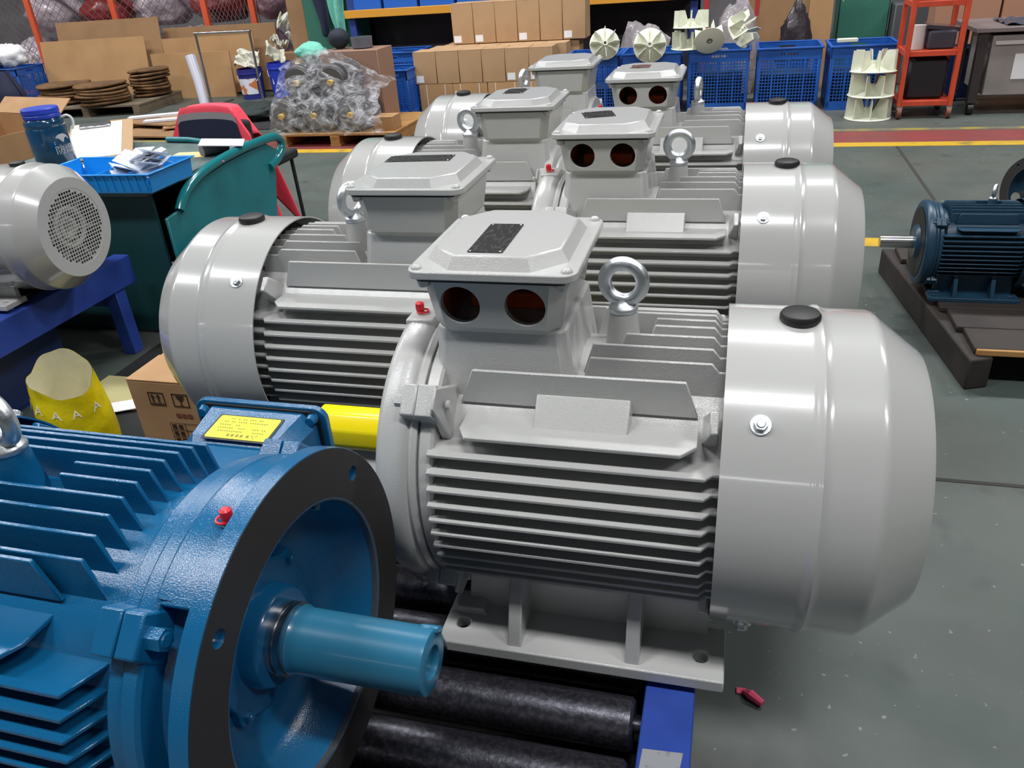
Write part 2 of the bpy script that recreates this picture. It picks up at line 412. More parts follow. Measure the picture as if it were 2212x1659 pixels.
def eyebolt(t, rotz, z0=None):
    b = MB(); zc = .300
    b.torus((0, 0, zc-.255), .0288, .0103, 'y', 44, 14)
    b.lathe([(0, .0), (0, .0215), (.004, .0225), (.008, .0215), (.012, .014), (.02, .010)], 24, 'z')
    o = b.build('eyebolt', ZINC, t, loc=(-.154, 0, H+.255), smooth=50); o.rotation_euler = (0, 0, rotz); return o

def bolt_hex(b, p, d, r=.0095, h=.010):
    p = Vector(p); d = Vector(d).normalized(); b.hexp(p, p+d*h, r); b.cyl(p+d*(h-.0005), p+d*(h+.0015), r*.7, r*.55, 12)

def make_motor(label, cast, sheet, box='top', flange=False, top_x0=None, corner_x0=-0.36, sleeve=None, side_box=-1, group=None, frame_x0=-.422, open_end=False, fan=False, eye_rot=0.0, cap=True, box_dx=0.058):
    t = thing('electric_motor', label, 'motor', group=group)
    ax = (0, 0, H)
    # frame drum with a stepped drive-end ring
    b = MB()
    b.lathe([(-.432, 0.0), (-.432, .222), (-.428, .2265), (-.412, .2265), (-.408, .2225), (-.406, .193), (.05, .193), (.05, 0.0)], 96, 'x', ax)
    b.build('frame_drum', cast, t, smooth=35)
    # cooling fins, one mesh each
    nb = side_box
    for s in (-1, 1):
        z = .104
        zs = [.104-.0252*k for k in range(10)]
        for z in zs:
            f = MB()
            if box == 'side' and s == nb:
                f2 = MB(); side_fin(f2, s, z, -.15); f2.build('cooling_fin', cast, t, bevel=.0011)
            else:
                side_fin(f, s, z, frame_x0, ch=.008 if not flange else .026); f.build('cooling_fin', cast, t, bevel=.0011)
        for ss in ((s, 1),):
            # big corner plates framing the smooth 45 degree corner
            if box == 'side' and s == nb: continue
            v = MB(); y = s*.125; zt_, zb = .205, .15
            v.prism([(corner_x0-.022, H+zb), (corner_x0, H+zt_), (-.051, H+zt_), (-.033, H+zb)], y-.003, y+.003, XZ); v.build('cooling_fin', cast, t, bevel=.0011)
            h = MB(); z = .134
            h.prism([(x, s*yy) for x, yy in ((corner_x0-.012, .135), (corner_x0-.010, .18), (corner_x0+.004, .2045), (-.052, .2045), (-.031, .18), (-.031, .135))], H+z-.003, H+z+.003, XY)
            h.build('cooling_fin', cast, t, bevel=.0011)
            if not flange and not open_end:
                p = MB(); cbox(p, s, 1, -.268, -.122, .17, .2135, .036, .031, -.263, -.127)
                if s < 0: p.build('corner_pad', cast, t, bevel=.002, bseg=2)
    if top_x0 is None:      # fins only between terminal box and cowl
        xs = {0: -.10, 1: -.145, 2: -.19, 3: -.19}
        xs[0] = -.105
        for k in range(4):
            for s in (-1, 1): f = MB(); top_fin(f, s*(.0125+.0267*k), xs[k]); f.build('cooling_fin', cast, t, bevel=.0011)
    else:
        for k in range(5):
            for s in (-1, 1):
                y = s*(.0125+.0258*k)
                if k == 0:
                    f = MB(); zo = chord(RF+.002, y)
                    f.prism([(-.235, H+.188), (-.235, H+zo), (top_x0, H+zo), (top_x0-.014, H+.188)][::-1], y-.00275, y+.00275, XZ); f.build('cooling_fin', cast, t, bevel=.0011)
                    f = MB(); top_fin(f, y, -.10); f.build('cooling_fin', cast, t, bevel=.0011)
                elif k == 4 and box != 'side': continue
                else:
                    f = MB(); top_fin(f, y, top_x0, ch=.014); f.build('cooling_fin', cast, t, bevel=.0011)
    # eyebolt and its boss
    b = MB(); b.lathe([(.17, .030), (.205, .0265), (.25, .0215), (.255, .0205), (.255, 0.0)], 28, 'z', (-.154, 0, H)); b.build('eyebolt_boss', cast, t)
    eyebolt(t, eye_rot)
    # feet
    for s in (-1, 1):
        hl = [circle(-.400, s*.186, .0115, 20), circle(-.008, s*.186, .0115, 20)]
        f = MB(); f.prism([(x, s*y) for x, y in ((-.432, .12), (-.432, .215), (-.418, .232), (.028, .232), (.028, .12))], 0, .022, XY, hl)
        w = MB(); w.prism([(-.405, H-.258), (-.385, H-.10), (-.005, H-.10), (.002, H-.258)], s*.118, s*.138, XZ)
        f.add(w.v, w.f)
        for rx in (-.302, -.112):
            w = MB(); w.prism([(s*.13, .015), (s*.222, .015), (s*.222, .030), (s*.170, H-.10), (s*.13, H-.10)], rx-.011, rx+.011, YZ); f.add(w.v, w.f)
        w = MB(); w.prism([(-.432, .015), (-.36, .015), (-.372, .036), (-.42, .036)], s*.125, s*.165, XZ); f.add(w.v, w.f)
        f.build('foot', cast, t, bevel=.0025, bseg=2)
    # corner lugs with clamping bolts, both ends
    for sy in (-1, 1):
        for sz in (-1, 1):
            l = MB(); cbox(l, sy, sz, -.432, -.392, .17, .252, .034, .024, -.432, -.405); (None if flange else cbox(l, sy, sz, -.405, -.386, .17, .262, .052, .016, -.405, -.400)); n_, u_ = rot45(sy, sz); p_ = Vector((-.393, 0, H)) + n_*.232; (None if flange else l.cyl(p_, p_+Vector((.0075, 0, -.0)), .0075, segs=14)); l.build('corner_lug', cast, t, bevel=.002, bseg=2)
            if not open_end:
                l = MB(); cbox(l, sy, sz, -.03, -.004, .17, .243, .024, .016, -.016, -.004); l.build('corner_lug', cast, t, bevel=.002)
    # drive end
    if not flange:
        b = MB()
        b.lathe([(-.433, .05), (-.433, .2285), (-.440, .2325), (-.446, .2295), (-.449, .235), (-.460, .2395), (-.482, .2405), (-.492, .236), (-.498, .225), (-.500, .19), (-.488, .17), (-.488, .11), (-.515, .095), (-.522, .088), (-.522, .03)], 96, 'x', ax)
        b.build('end_shield', cast if not open_end else cast, t, smooth=40)
        for sy in (-1, 1):
            for sz in (-1, 1):
                l = MB(); cbox(l, sy, sz, -.456, -.4325, .17, .252, .034, .024); l.build('shield_lug', cast, t, bevel=.003, bseg=2)
                n, u = rot45(sy, sz); p = Vector((-.456, 0, H)) + n*.236
                q = MB(); bolt_hex(q, p, (-1, 0, 0), .0115, .012); q.build('bolt', cast, t)
        s = MB(); s.cyl((-.50, 0, H), (-.70, 0, H), .036, segs=32); s.build('shaft', STEEL, t)
        if sleeve:
            s = MB(); s.lathe([(-.525, .0365), (-.525, .041), (-.700, .041), (-.706, .0395), (-.706, 0)], 8, 'x', ax, a0=PI/8, a1=2*PI+PI/8); s.build('shaft_sleeve', sleeve, t, smooth=50, bevel=.006, bseg=3)
        if open_end:
            b = MB(); b.lathe([(-.502, .06), (-.502, .2)], 48, 'x', ax)
            for k in range(24):
                a = 2*PI*k/24
            b.build('end_face', RUBBER, t)
    else:
        # ring, half shroud towards the flange, cone, flange disc with bolt holes
        b = MB()
        b.lathe([(-.433, .05), (-.433, .232), (-.436, .2345), (-.452, .2345), (-.456, .230), (-.458, .200), (-.478, .192), (-.507, .190), (-.507, .186), (-.44, .186), (-.44, .05)], 96, 'x', ax); b.build('end_shield', cast, t, smooth=35)
        for c0 in (0.0, PI):
            b = MB(); b.lathe([(-.452, .19), (-.452, .2335), (-.480, .229), (-.510, .228), (-.510, .19)], 30, 'x', ax, a0=c0-.62, a1=c0+.62, closed_prof=True, capends=True); b.build('end_shield_shroud', cast, t, smooth=35)
        for a in (PI/2, 3*PI/2):
            pass
        fl = MB(); ho = []
        prof_o = circle(0, H, .250, 120); inn = circle(0, H, .183, 120)
        for k in range(4): a = PI/4 + k*PI/2 + .04; ho.append(circle(.2215*math.cos(a), H+.2215*math.sin(a), .0105, 18))
        fl.prism(prof_o, -.528, -.505, YZ, [inn]+ho); fo = fl.build('flange', cast, t, smooth=35, bevel=.0012)
        ff = MB(); ff.prism(circle(0, H, .2488, 120), -.5288, -.5278, YZ, [circle(0, H, .186, 120)]+ho); ff.build('flange_face', IRON_FACE, fo, smooth=35)
        fe = MB(); fe.lathe([(-.5288, .187), (-.5270, .1815), (-.520, .1812)], 96, 'x', ax); fe.build('spigot_edge', IRON_EDGE, fo)
        d = MB(); d.lathe([(-.521, .1835), (-.512, .180), (-.472, .172), (-.456, .158), (-.446, .130), (-.444, .05)], 96, 'x', ax); d.build('flange_dish', cast, t, smooth=30)
        cp = MB(); out = []
        for i in range(120):
            a = 2*PI*i/120; lobes = max(math.cos(4*(a-PI/4-.1)), 0)**8
            out.append((( .101+.013*lobes)*math.cos(a), H+(.101+.013*lobes)*math.sin(a)))
        cp.prism(out, -.458, -.443, YZ); cap_o = cp.build('bearing_cap', cast, t, bevel=.002, bseg=2, smooth=35)
        for k in range(4):
            a = PI/4+.1+k*PI/2; q = MB(); bolt_hex(q, (-.458, .100*math.cos(a), H+.100*math.sin(a)), (-1, 0, 0), .0075, .007); q.build('bolt', cast, cap_o)
        hb = MB(); hb.lathe([(-.457, .068), (-.476, .065), (-.480, .062), (-.480, .03)], 48, 'x', ax); hb.build('cap_collar', BLUE_S if cast == BLUE_C else cast, cap_o)
        s = MB(); s.lathe([(-.475, .047), (-.488, .047), (-.4885, .044), (-.492, .044), (-.492, .047), (-.500, .047), (-.501, .036), (-.66, .036), (-.66, 0)], 40, 'x', ax); s.build('shaft', STEEL, t)
        if sleeve:
            s = MB(); s.lathe([(-.500, .038), (-.500, .0425), (-.506, .0450), (-.513, .0420), (-.679, .0415), (-.685, .0405), (-.6865, .038), (-.6865, .021), (-.678, .020), (-.678, 0)], 48, 'x', ax); s.build('shaft_sleeve', sleeve, t, smooth=40)
            k_ = MB(); k_.box(-.6905, -.665, -.010, .010, H+.034, H+.0435, rot=Matrix.Rotation(.75, 3, 'X'), at=(-.66, 0, H)); k_.build('sleeve_key', sleeve, t, bevel=.003, bseg=2)
        for sy in (-1, 1):
            for sz in (-1, 1):
                l = MB(); cbox(l, sy, sz, -.459, -.4335, .17, .252, .034, .024); l.build('shield_lug', cast, t, bevel=.003, bseg=2)
                n, u = rot45(sy, sz); p = Vector((-.459, 0, H)) + n*.233
                q = MB(); bolt_hex(q, p, (-1, 0, 0), .0130, .018); q.build('bolt', cast, t, smooth=20)
        for sgn in (-1, 1):
            for a in (.62,):
                for c0 in (0, PI):
                    rb = MB(); aa = c0+sgn*a; rr = Matrix.Rotation(-aa, 3, 'X')
                    bb = MB(); bb.box(-.508, -.45, -.006, .006, H+.165, H+.230); 
                    vs = [Vector((0, 0, H)) + Matrix.Rotation(-aa, 3, 'X') @ (Vector(p)-Vector((0, 0, H))) for p in bb.v]
                    rb.add(vs, bb.f); rb.build('shield_rib', cast, t, bevel=.002)
    # grease nipple with red cap
    if cap:
        xg, yg = (-.478, -.012) if not flange else (-.491, .047)
        zg = H + chord(.239 if not flange else .229, yg)
        pd = MB(); pd.box(xg-.016, xg+.03, yg-.028, yg+.028, zg-.03, zg+.002)
        if not flange: pd.build('nipple_pad', cast, t, bevel=.003, bseg=2)
        g = MB(); g.hexp((xg, yg, zg-.003), (xg, yg, zg+.005), .0062); go = g.build('grease_nipple', BRASS, t)
        g = MB(); g.lathe([(.004, .0), (.004, .0062), (.013, .0072), (.019, .0066), (.021, .004), (.021, 0)], 16, 'z', (xg, yg, zg)); g.torus((xg+.005, yg, zg+.0055), .0085, .0016, 'z', 20, 6); g.build('nipple_cap', RED_CAP, go)
    # fan cowl
    c = MB()
    c.lathe([(0, .2470), (0, .2500), (.112, .2500), (.118, .2508), (.123, .2530), (.128, .2530), (.133, .2502), (.140, .2482), (.196, .2480), (.203, .2465), (.208, .2435), (.258, .2035), (.2655, .1985), (.270, .1945), (.270, .152), (.2675, .152), (.2675, .193), (.203, .2435), (.13, .2465)], 128, 'x', ax, closed_prof=True)
    cowl = c.build('fan_cowl', sheet, t, smooth=24)
    g = MB(); p = .0138; hw = .0020; R = .158
    k = -14
    for k in range(-12, 12):
        q = (k+.5)*p
        if abs(q) < R:
            ln = chord(R, q)
            g.box(.2680, .2692, -ln, ln, H+q-hw, H+q+hw); g.box(.2676, .2688, q-hw, q+hw, H-ln, H+ln)
    # solid parts of the pressed grille outside a stepped round field
    for i in range(-13, 12):
        for j in range(-13, 12):
            y_, z_ = (i+1)*p, (j+1)*p
            if math.hypot(y_, z_) > .142 and math.hypot(y_, z_) < .166: g.box(.2678, .2690, y_-p/2, y_+p/2, H+z_-p/2, H+z_+p/2)
    g.build('fan_grille', sheet, cowl, smooth=0)
    bk = MB(); bk.lathe([(.06, .0), (.06, .24)], 48, 'x', ax); bk.build('cowl_inside', DARKHOLE, t)
    if fan:
        im = MB(); im.lathe([(.10, .0), (.235, .03), (.235, .045), (.22, .05), (.12, .07), (.11, .20), (.105, .20), (.10, 0)], 32, 'x', ax)
        im.torus((.24, .0, H), .075, .010, 'x', 32, 8)
        for k in range(7):
            a = 2*PI*k/7; bb = MB(); bb.box(.11, .235, -.004, .004, H+.05, H+.175)
            im.add([Vector((0, 0, H)) + Matrix.Rotation(a, 3, 'X') @ (Vector(q)-Vector((0, 0, H))) for q in bb.v], bb.f)
        im.build('fan_impeller', mat('white_fan_plastic', (206, 208, 200), 0.45), t, smooth=40)
    pl = MB(); pl.lathe([(.2475, .0), (.2475, .026), (.252, .0285), (.258, .0285), (.262, .026), (.2635, .022), (.2635, 0)], 36, 'z', (.0985, 0, H)); pl.build('cowl_plug', RUBBER, cowl)
    for sy in (-1, 1):
        for sz in (-1, 1):
            n, u = rot45(sy, sz); p0 = Vector((.048, 0, H)) + n*.2495
            q = MB(); q.cyl(p0, p0+n*.0035, .0145, .0135, 24); bolt_hex(q, p0+n*.003, n, .0092, .007); q.build('cowl_bolt', ZINC, cowl)
    # terminal box
    if box == 'top':
        t['lid'] = terminal_box(t, cast, cast).name
    elif box == 'side':
        sg = -nb
        if nb < 0: xf = lambda p: (p[0]+box_dx, -(p[2]-H), H+p[1])
        else: xf = lambda p: (p[0]+box_dx, (p[2]-H), H-p[1])
        t['lid'] = terminal_box(t, cast, cast, xf, entries=False).name
    return t
def lid_of(r): return part(r, 'lid')[0]
def set_eye(r, a): part(r, 'eyebolt')[0].rotation_euler = (0, 0, a)
GM = 'big grey motors on the conveyor'
AX, ZB = 0.0, ZT
m1 = make_motor('nearest grey motor, cable entries and upright eyebolt facing the camera', GREY_C, GREY_S, sleeve=YELLOW_SL, group=GM, eye_rot=-.12)
m1.location = (0, 0, ZB)
FLIP = PI
l1 = dup(m1, (-.9402, .4193, ZB), FLIP, 'grey motor right behind the nearest one, fan cowl pointing left, long nameplate')
m2 = dup(m1, (.018, .8922, ZB), 0, 'middle one of the three grey motors whose fan cowl points right')
l2 = dup(m1, (-.9425, 1.2641, ZB), FLIP, 'grey motor with cowl to the left and eyebolt ring seen face-on beside its box')
m3 = dup(m1, (.0222, 1.7115, ZB), 0, 'farthest grey motor with cowl to the right, eyebolt edge-on, brown nameplate')
l3 = dup(m1, (-.9648, 2.0656, ZB), FLIP, 'last grey motor of the row, partly hidden, box in front of the cartons')
for r, a in ((l1, 1.15), (m2, -.05), (l2, -.2), (m3, 1.45), (l3, 1.35)): set_eye(r, a)
nameplate(m1, lid_of(m1), -.3355, -.030, .052, .128, 0, PLATE_K)
nameplate(l1, lid_of(l1), -.302, -.045, .140, .052, .06, PLATE_K)
nameplate(m2, lid_of(m2), -.352, .012, .075, .075, .30, PLATE_K)
nameplate(l2, lid_of(l2), -.298, -.035, .060, .085, .0, PLATE_K)
nameplate(m3, lid_of(m3), -.345, .015, .062, .075, .0, PLATE_R)
SH = MB().lathe([(-.433, .05), (-.433, .19), (-.440, .186), (-.452, .135), (-.462, .11), (-.49, .085), (-.51, .06), (-.51, .03)], 72, 'x', (0, 0, H)).build('end_shield', GREY_C)
for r in (l1, l2, l3):     # the left-facing motors have a flatter drive-end shield
    part(r, 'end_shield')[0].data = SH.data
    for n in ('grease_nipple', 'nipple_pad', 'shield_lug', 'bolt'):
        for o in part(r, n):
            for ch in list(o.children): bpy.data.objects.remove(ch)
            bpy.data.objects.remove(o)
bpy.data.objects.remove(SH)

# blue flange motor in the foreground
bm_ = make_motor('bright blue flange motor at lower left with blue sleeved shaft', BLUE_C, BLUE_S, box='side', flange=True, top_x0=-.347, corner_x0=-.285, sleeve=BLUE_SL, side_box=-1, frame_x0=-.385, eye_rot=-.25)
bm_.scale = (.97,)*3; bm_.location = (-.982, -.483, .7057-H*.97); bm_.rotation_euler = (0, 0, PI-.012)
for f in part(bm_, 'foot'): f.location = (0, 0, -.0142); f.scale = (1, 1, 1.05)
# yellow warning label on the upper wall of its side terminal box
def ylabel(t):
    LB = mat('yellow_label', (238, 232, 22), 0.35); LK = mat('label_black_edge', (28, 28, 26), 0.5); LT = mat('label_print', (120, 112, 20), 0.5)
    z = H+.1165
    def tilt(p): return p
    x0, x1, y0, y1 = -.325, -.215, -.318, -.262
    def mp(u, v, a):                    # wall leans: z rises towards the lid
        d = (-v-.268)/.076; return (u, v, H + .114 + .008*d + a)
    b = MB().prism([(x0-.004, y0-.003), (x1+.004, y0-.003), (x1+.004, y1+.004), (x0-.004, y1+.004)], .0006, .0012, mp); k = b.build('label_backing', LK, t, smooth=0)
    MB().prism(rrect(x0, x1, y0, y1, .004, 3), .0011, .0018, mp).build('warning_label', LB, k, smooth=0)
    tx = MB()
    for i, (a, c) in enumerate(((.25, .80), (.12, .92), (.55, .90), (.08, .92), (.10, .88))):
        yy = y0+.006+i*.0078
        n = 26; 
        for q in range(n):
            if random.random() < .75 and a <= q/n <= c: tx.prism([(x0+(x1-x0)*q/n, yy), (x0+(x1-x0)*(q+.7)/n, yy), (x0+(x1-x0)*(q+.7)/n, yy+.0026), (x0+(x1-x0)*q/n, yy+.0026)], .0018, .0019, mp)
    for q in (.30, .40, .47, .55, .62): tx.prism([(x0+(x1-x0)*q, y1-.011), (x0+(x1-x0)*(q+.045), y1-.011), (x0+(x1-x0)*(q+.045), y1-.005), (x0+(x1-x0)*q, y1-.005)], .0018, .0019, mp)
    cx, cy = x0+(x1-x0)*.22, y1-.008
    tx.prism([(cx-.006, cy-.004), (cx+.006, cy-.004), (cx, cy+.005)], .0018, .0019, mp, [[(cx-.0038, cy-.003), (cx+.0038, cy-.003), (cx, cy+.0032)]])
    tx.build('label_print', LT, k, smooth=0)
ylabel(bm_)

# smaller grey motor on the second conveyor, grille facing us
g = make_motor('grey motor at left edge showing its round fan grille', GREY_C, GREY_S, sleeve=YELLOW_SL, fan=True)
g.scale = (.9, .9, .9); g.location = (-2.523, 1.17, ZT); g.rotation_euler = (0, 0, .036)

# dark teal motors on the pallet at right
tm = make_motor('dark teal foot motor with bare steel shaft on the wooden pallet', TEAL_C, TEAL_C, box='side', top_x0=-.37, corner_x0=-.33, side_box=1, open_end=True, eye_rot=1.2, cap=False)
tm.scale = (.68, .68, .68); tm.location = (1.055, 2.20, .14)
tf = make_motor('second dark teal motor at right edge, only its black ring flange showing', TEAL_C, TEAL_C, box='side', flange=True, top_x0=-.347, corner_x0=-.285, frame_x0=-.385, cap=False)
tf.scale = (.68, .68, .68); tf.location = (1.60, 3.06, .14); tf.rotation_euler = (0, 0, math.radians(32))

# ------------------------------------------------------------------ aisle left of the conveyor
def carton(label, x0, x1, y0, y1, z0, z1, m=CARTON, group=None, rz=0.0, sticker=None, flap=True, cat='carton'):
    cx, cy = (x0+x1)/2, (y0+y1)/2; a, d, h = (x1-x0)/2, (y1-y0)/2, z1-z0
    t = thing('carton', label, cat, (cx, cy, z0), rz, group)
    MB().box(-a, a, -d, d, 0, h-.006).build('carton_body', m, t, bevel=.003)
    if flap:
        for s in (-1, 1):
            w = MB(); w.box(-a, a, min(s*.0015, s*d), max(s*.0015, s*d), h-.006, h-.001, rot=Matrix.Rotation(s*random.uniform(.0, .03), 3, 'X'), at=(0, s*d, h-.004)); w.build('flap', m, t, bevel=.001)
    if sticker:
        sx, sz, sw, sh = sticker
        MB().box(-a+sx, -a+sx+sw, -d-.0015, -d+.001, sz, sz+sh).build('sticker', WHITE_P, t, smooth=0)
    return t
c0 = carton('printed brown carton on the floor with handling marks, under the left cowl', -1.735, -1.36, .62, .95, 0, .385)
INK = mat('dark_brown_ink', (52, 32, 14), 0.8); INKR = mat('faded_red_ink', (120, 62, 42), 0.8)
def onface(v, f, px, pz, m, name, h=.0012):      # print on the carton's front (-y) face
    b = MB(); b.add([(x+px, -.1655-h, z+pz) for x, z in v], f); return b.build(name, m, c0, smooth=0)
def frame2(x0, x1, z0, z1, w):
    b = MB().prism([(x0, z0), (x1, z0), (x1, z1), (x0, z1)], 0, .0005, XZ, [[(x0+w, z0+w), (x1-w, z0+w), (x1-w, z1-w), (x0+w, z1-w)]]); return [(p[0], p[2]) for p in b.v], b.f
for k in range(3):
    x = -.122+.083*k
    v, f = frame2(x, x+.055, .30, .345, .003); onface(v, f, 0, 0, INK, 'printed_frame')
def poly(pts, nm='printed_mark', m=INK): onface(pts, [tuple(range(len(pts)))], 0, 0, m, nm)
for k in (0, 1):
    x = -.108+.020*k; poly([(x-.003, .311), (x+.003, .311), (x+.003, .328), (x+.008, .328), (x, .340), (x-.008, .328), (x-.003, .328)])
poly([(-.116, .305), (-.073, .305), (-.073, .308), (-.116, .308)])
gx = -.0115; poly([(gx-.014, .341), (gx+.014, .341), (gx+.013, .331), (gx+.004, .321), (gx+.002, .319), (gx+.002, .308), (gx+.012, .305), (gx-.012, .305), (gx-.002, .308), (gx-.002, .319), (gx-.004, .321), (gx-.013, .331)])
ux = .0715; poly([(ux-.016, .325), (ux, .341), (ux+.016, .325)]); poly([(ux-.0015, .306), (ux+.0015, .306), (ux+.0015, .326), (ux-.0015, .326)])
for q in range(8): poly([(-.042+.020*q, .262), (-.026+.020*q, .262), (-.026+.020*q, .276), (-.042+.020*q, .276)], m=INKR) if q != 3 else None
for i in range(3):
    z0 = .215-.025*i; v, f = frame2(-.075, -.020, z0, z0+.026, .0015); onface(v, f, 0, 0, INK, 'printed_frame'); v, f = frame2(-.022, .15, z0, z0+.026, .0015); onface(v, f, 0, 0, INK, 'printed_frame')
    for q in (0, 1): poly([(-.068+.022*q, z0+.006), (-.053+.022*q, z0+.006), (-.053+.022*q, z0+.020), (-.068+.022*q, z0+.020)])

# yellow sack with a rolled-open mouth
YSACK = mat('yellow_woven_plastic', (232, 214, 14), 0.32, bump=(25, .5, .006), var=(10, (212, 190, 10), .4, .7)); CREAM = mat('pale_sack_lining', (196, 190, 158), 0.6, bump=(20, .4, .006))
sk = thing('sack', 'yellow plastic sack printed with white letters A, standing open on the floor', 'bag', (-2.06, .70, 0), -.12)
def sack(u, v):
    a = 2*PI*u; z = v*.335; r = 1+.05*math.sin(3*a+2*v)+.06*fbm((math.cos(a), math.sin(a), v*2), 1.6, 3)
    r *= .92+.10*math.sin(PI*min(v*1.1, 1)); zz = z + (.010*math.sin(a*3+.6)+.040*math.cos(a-2.3)+.004*math.sin(7*a))*v*v
    return (.122*r*math.cos(a), .100*r*math.sin(a), zz)
MB().grid(sack, 48, 18).build('sack_body', YSACK, sk, smooth=60)
def lining(u, v):
    x, y, z = sack(u, 1.0); f = .985-.12*v
    return (x*f, y*f, z-.19*v+.010*math.sin(9*u*2*PI)*v)
MB().grid(lining, 48, 8).build('sack_lining', CREAM, sk, smooth=60)
MB().grid(lambda u, v: (.115*v*math.cos(2*PI*u), .09*v*math.sin(2*PI*u), .19+.03*fbm((v*math.cos(2*PI*u), v*math.sin(2*PI*u), 0), 3, 5)), 32, 6).build('sack_content', CREAM, sk, smooth=60)
WLET = mat('white_print', (238, 236, 220), .5)
for k, a in enumerate((-2.85, -2.3, -1.78, -1.25, -.7, -.1)):
    v, f = text2d('A', .05); b = MB(); 
    def onsack(p, a=a):
        aa = a + p[0]/.125; vv = .80 + p[1]/.335 - .03; x, y, z = sack((aa % (2*PI))/(2*PI), vv); n = math.hypot(x, y); return (x*(1+.003/n), y*(1+.003/n), z)
    b.add([onsack(p) for p in v], f); b.build('printed_letter', WLET, sk, smooth=0)

# odds and ends in the dark under the second conveyor
DKBLUE = mat('dark_blue_plastic_bin', (24, 46, 96), .45)
def bin_(name, label, x0, x1, y0, y1, h, m, cat='bin', z0=0.0):
    t = thing(name, label, cat, ((x0+x1)/2, (y0+y1)/2, z0)); a, d = (x1-x0)/2, (y1-y0)/2; w = .008
    b = MB(); b.box(-a, a, -d, d, 0, .01)
    b.build('bin_base', m, t, smooth=0)
    for q in ((-a, a, -d, -d+w), (-a, a, d-w, d), (-a, -a+w, -d+w, d-w), (a-w, a, -d+w, d-w)): MB().box(*q, .01, h).build('bin_wall', m, t, bevel=.003)
    b = MB()
    rim = [(-a-.012, -d-.012), (a+.012, -d-.012), (a+.012, d+.012), (-a-.012, d+.012)]
    b.prism(rim, h-.012, h, XY, [[(-a+w, -d+w), (a-w, -d+w), (a-w, d-w), (-a+w, d-w)]]); b.build('bin_rim', m, t, bevel=.003)
    return t
bin_('plastic_bin', 'dark blue plastic bin in the shade under the second conveyor', -3.05, -2.62, .75, 1.25, .26, DKBLUE)
b = MB().box(-2.44, -2.14, 1.02, 1.25, .006, .018); tag(b.build('cardboard_scrap', mat('pale_card', (176, 168, 120), .8), bevel=.002), 'pale piece of card on the floor behind the yellow sack', 'cardboard')
b = MB().box(-2.30, -2.12, .98, 1.06, .0185, .0215, rot=Matrix.Rotation(.5, 3, 'Z')); tag(b.build('paper_scrap', WHITE_P), 'white paper scrap lying on the pale card', 'paper')
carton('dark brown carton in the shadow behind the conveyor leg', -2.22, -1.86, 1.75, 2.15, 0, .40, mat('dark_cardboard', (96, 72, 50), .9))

# ------------------------------------------------------------------ teal desk with papers, tray and bottle
TEAL = mat('teal_paint', (30, 120, 128), .38, var=(5, (26, 102, 110), .4, .7), bump=(30, .05, .002)); TEAL_SHADE = mat('shaded_teal_panel', (14, 58, 62), .5)  # second tone is the teal darkened for the shaded desk panels
DZ = .675
dk = thing('work_desk', 'teal sheet metal desk with a tubular handle at its right end', 'desk', (-2.85, 2.1, 0)); ox, oy = -2.85, 2.1
MB().box(-.62, .50, -.44, .50, DZ-.03, DZ).build('desk_top', mat('worn_desk_top', (92, 110, 108), .5, var=(8, (70, 84, 84), .4, .7)), dk, bevel=.004)
MB().box(-.60, .50, -.42, -.405, .02, DZ-.03).build('front_panel', TEAL_SHADE, dk)
MB().box(-.60, .50, .44, .455, .02, DZ-.03).build('back_panel', TEAL_SHADE, dk)
MB().box(-.60, -.585, -.40, .44, .02, DZ-.03).build('side_panel', TEAL_SHADE, dk)
pn = MB(); pn.prism([(-.43, 0.02), (.30, 0.02), (.40, .30), (.49, .575), (.545, .61), (.44, .668), (.25, .672), (.05, .664), (-.12, .645), (-.24, .612), (-.34, .56), (-.43, .55)], .545, .560, YZ); pn.build('end_panel', TEAL, dk, bevel=.003)
hp = [(.56, -.34, .56), (.56, -.30, .60), (.56, -.24, .635), (.56, -.12, .668), (.56, .05, .688), (.56, .25, .695), (.56, .44, .692), (.56, .53, .683), (.56, .575, .655), (.56, .572, .625), (.56, .545, .60), (.56, .50, .575), (.56, .42, .555)]
def smoothpts(p, n=4):
    out = []
    for i in range(len(p)-1):
        p0, p1, p2, p3 = (Vector(p[max(i-1, 0)]), Vector(p[i]), Vector(p[i+1]), Vector(p[min(i+2, len(p)-1)]))
        for k in range(n):
            t = k/n; out.append(.5*((2*p1)+(p2-p0)*t+(2*p0-5*p1+4*p2-p3)*t*t+(3*p1-p0-3*p2+p3)*t**3))
    return out+[Vector(p[-1])]
MB().tube(smoothpts(hp), .021, 14).build('handle', mat('glossy_teal_tube', (24, 118, 124), .18, coat=.5), dk, smooth=60)
MB().tube([(.40, .42, .66), (.10, .46, .69), (-.05, .48, .69)], .014, 10).build('rear_rail', TEAL, dk, smooth=60)
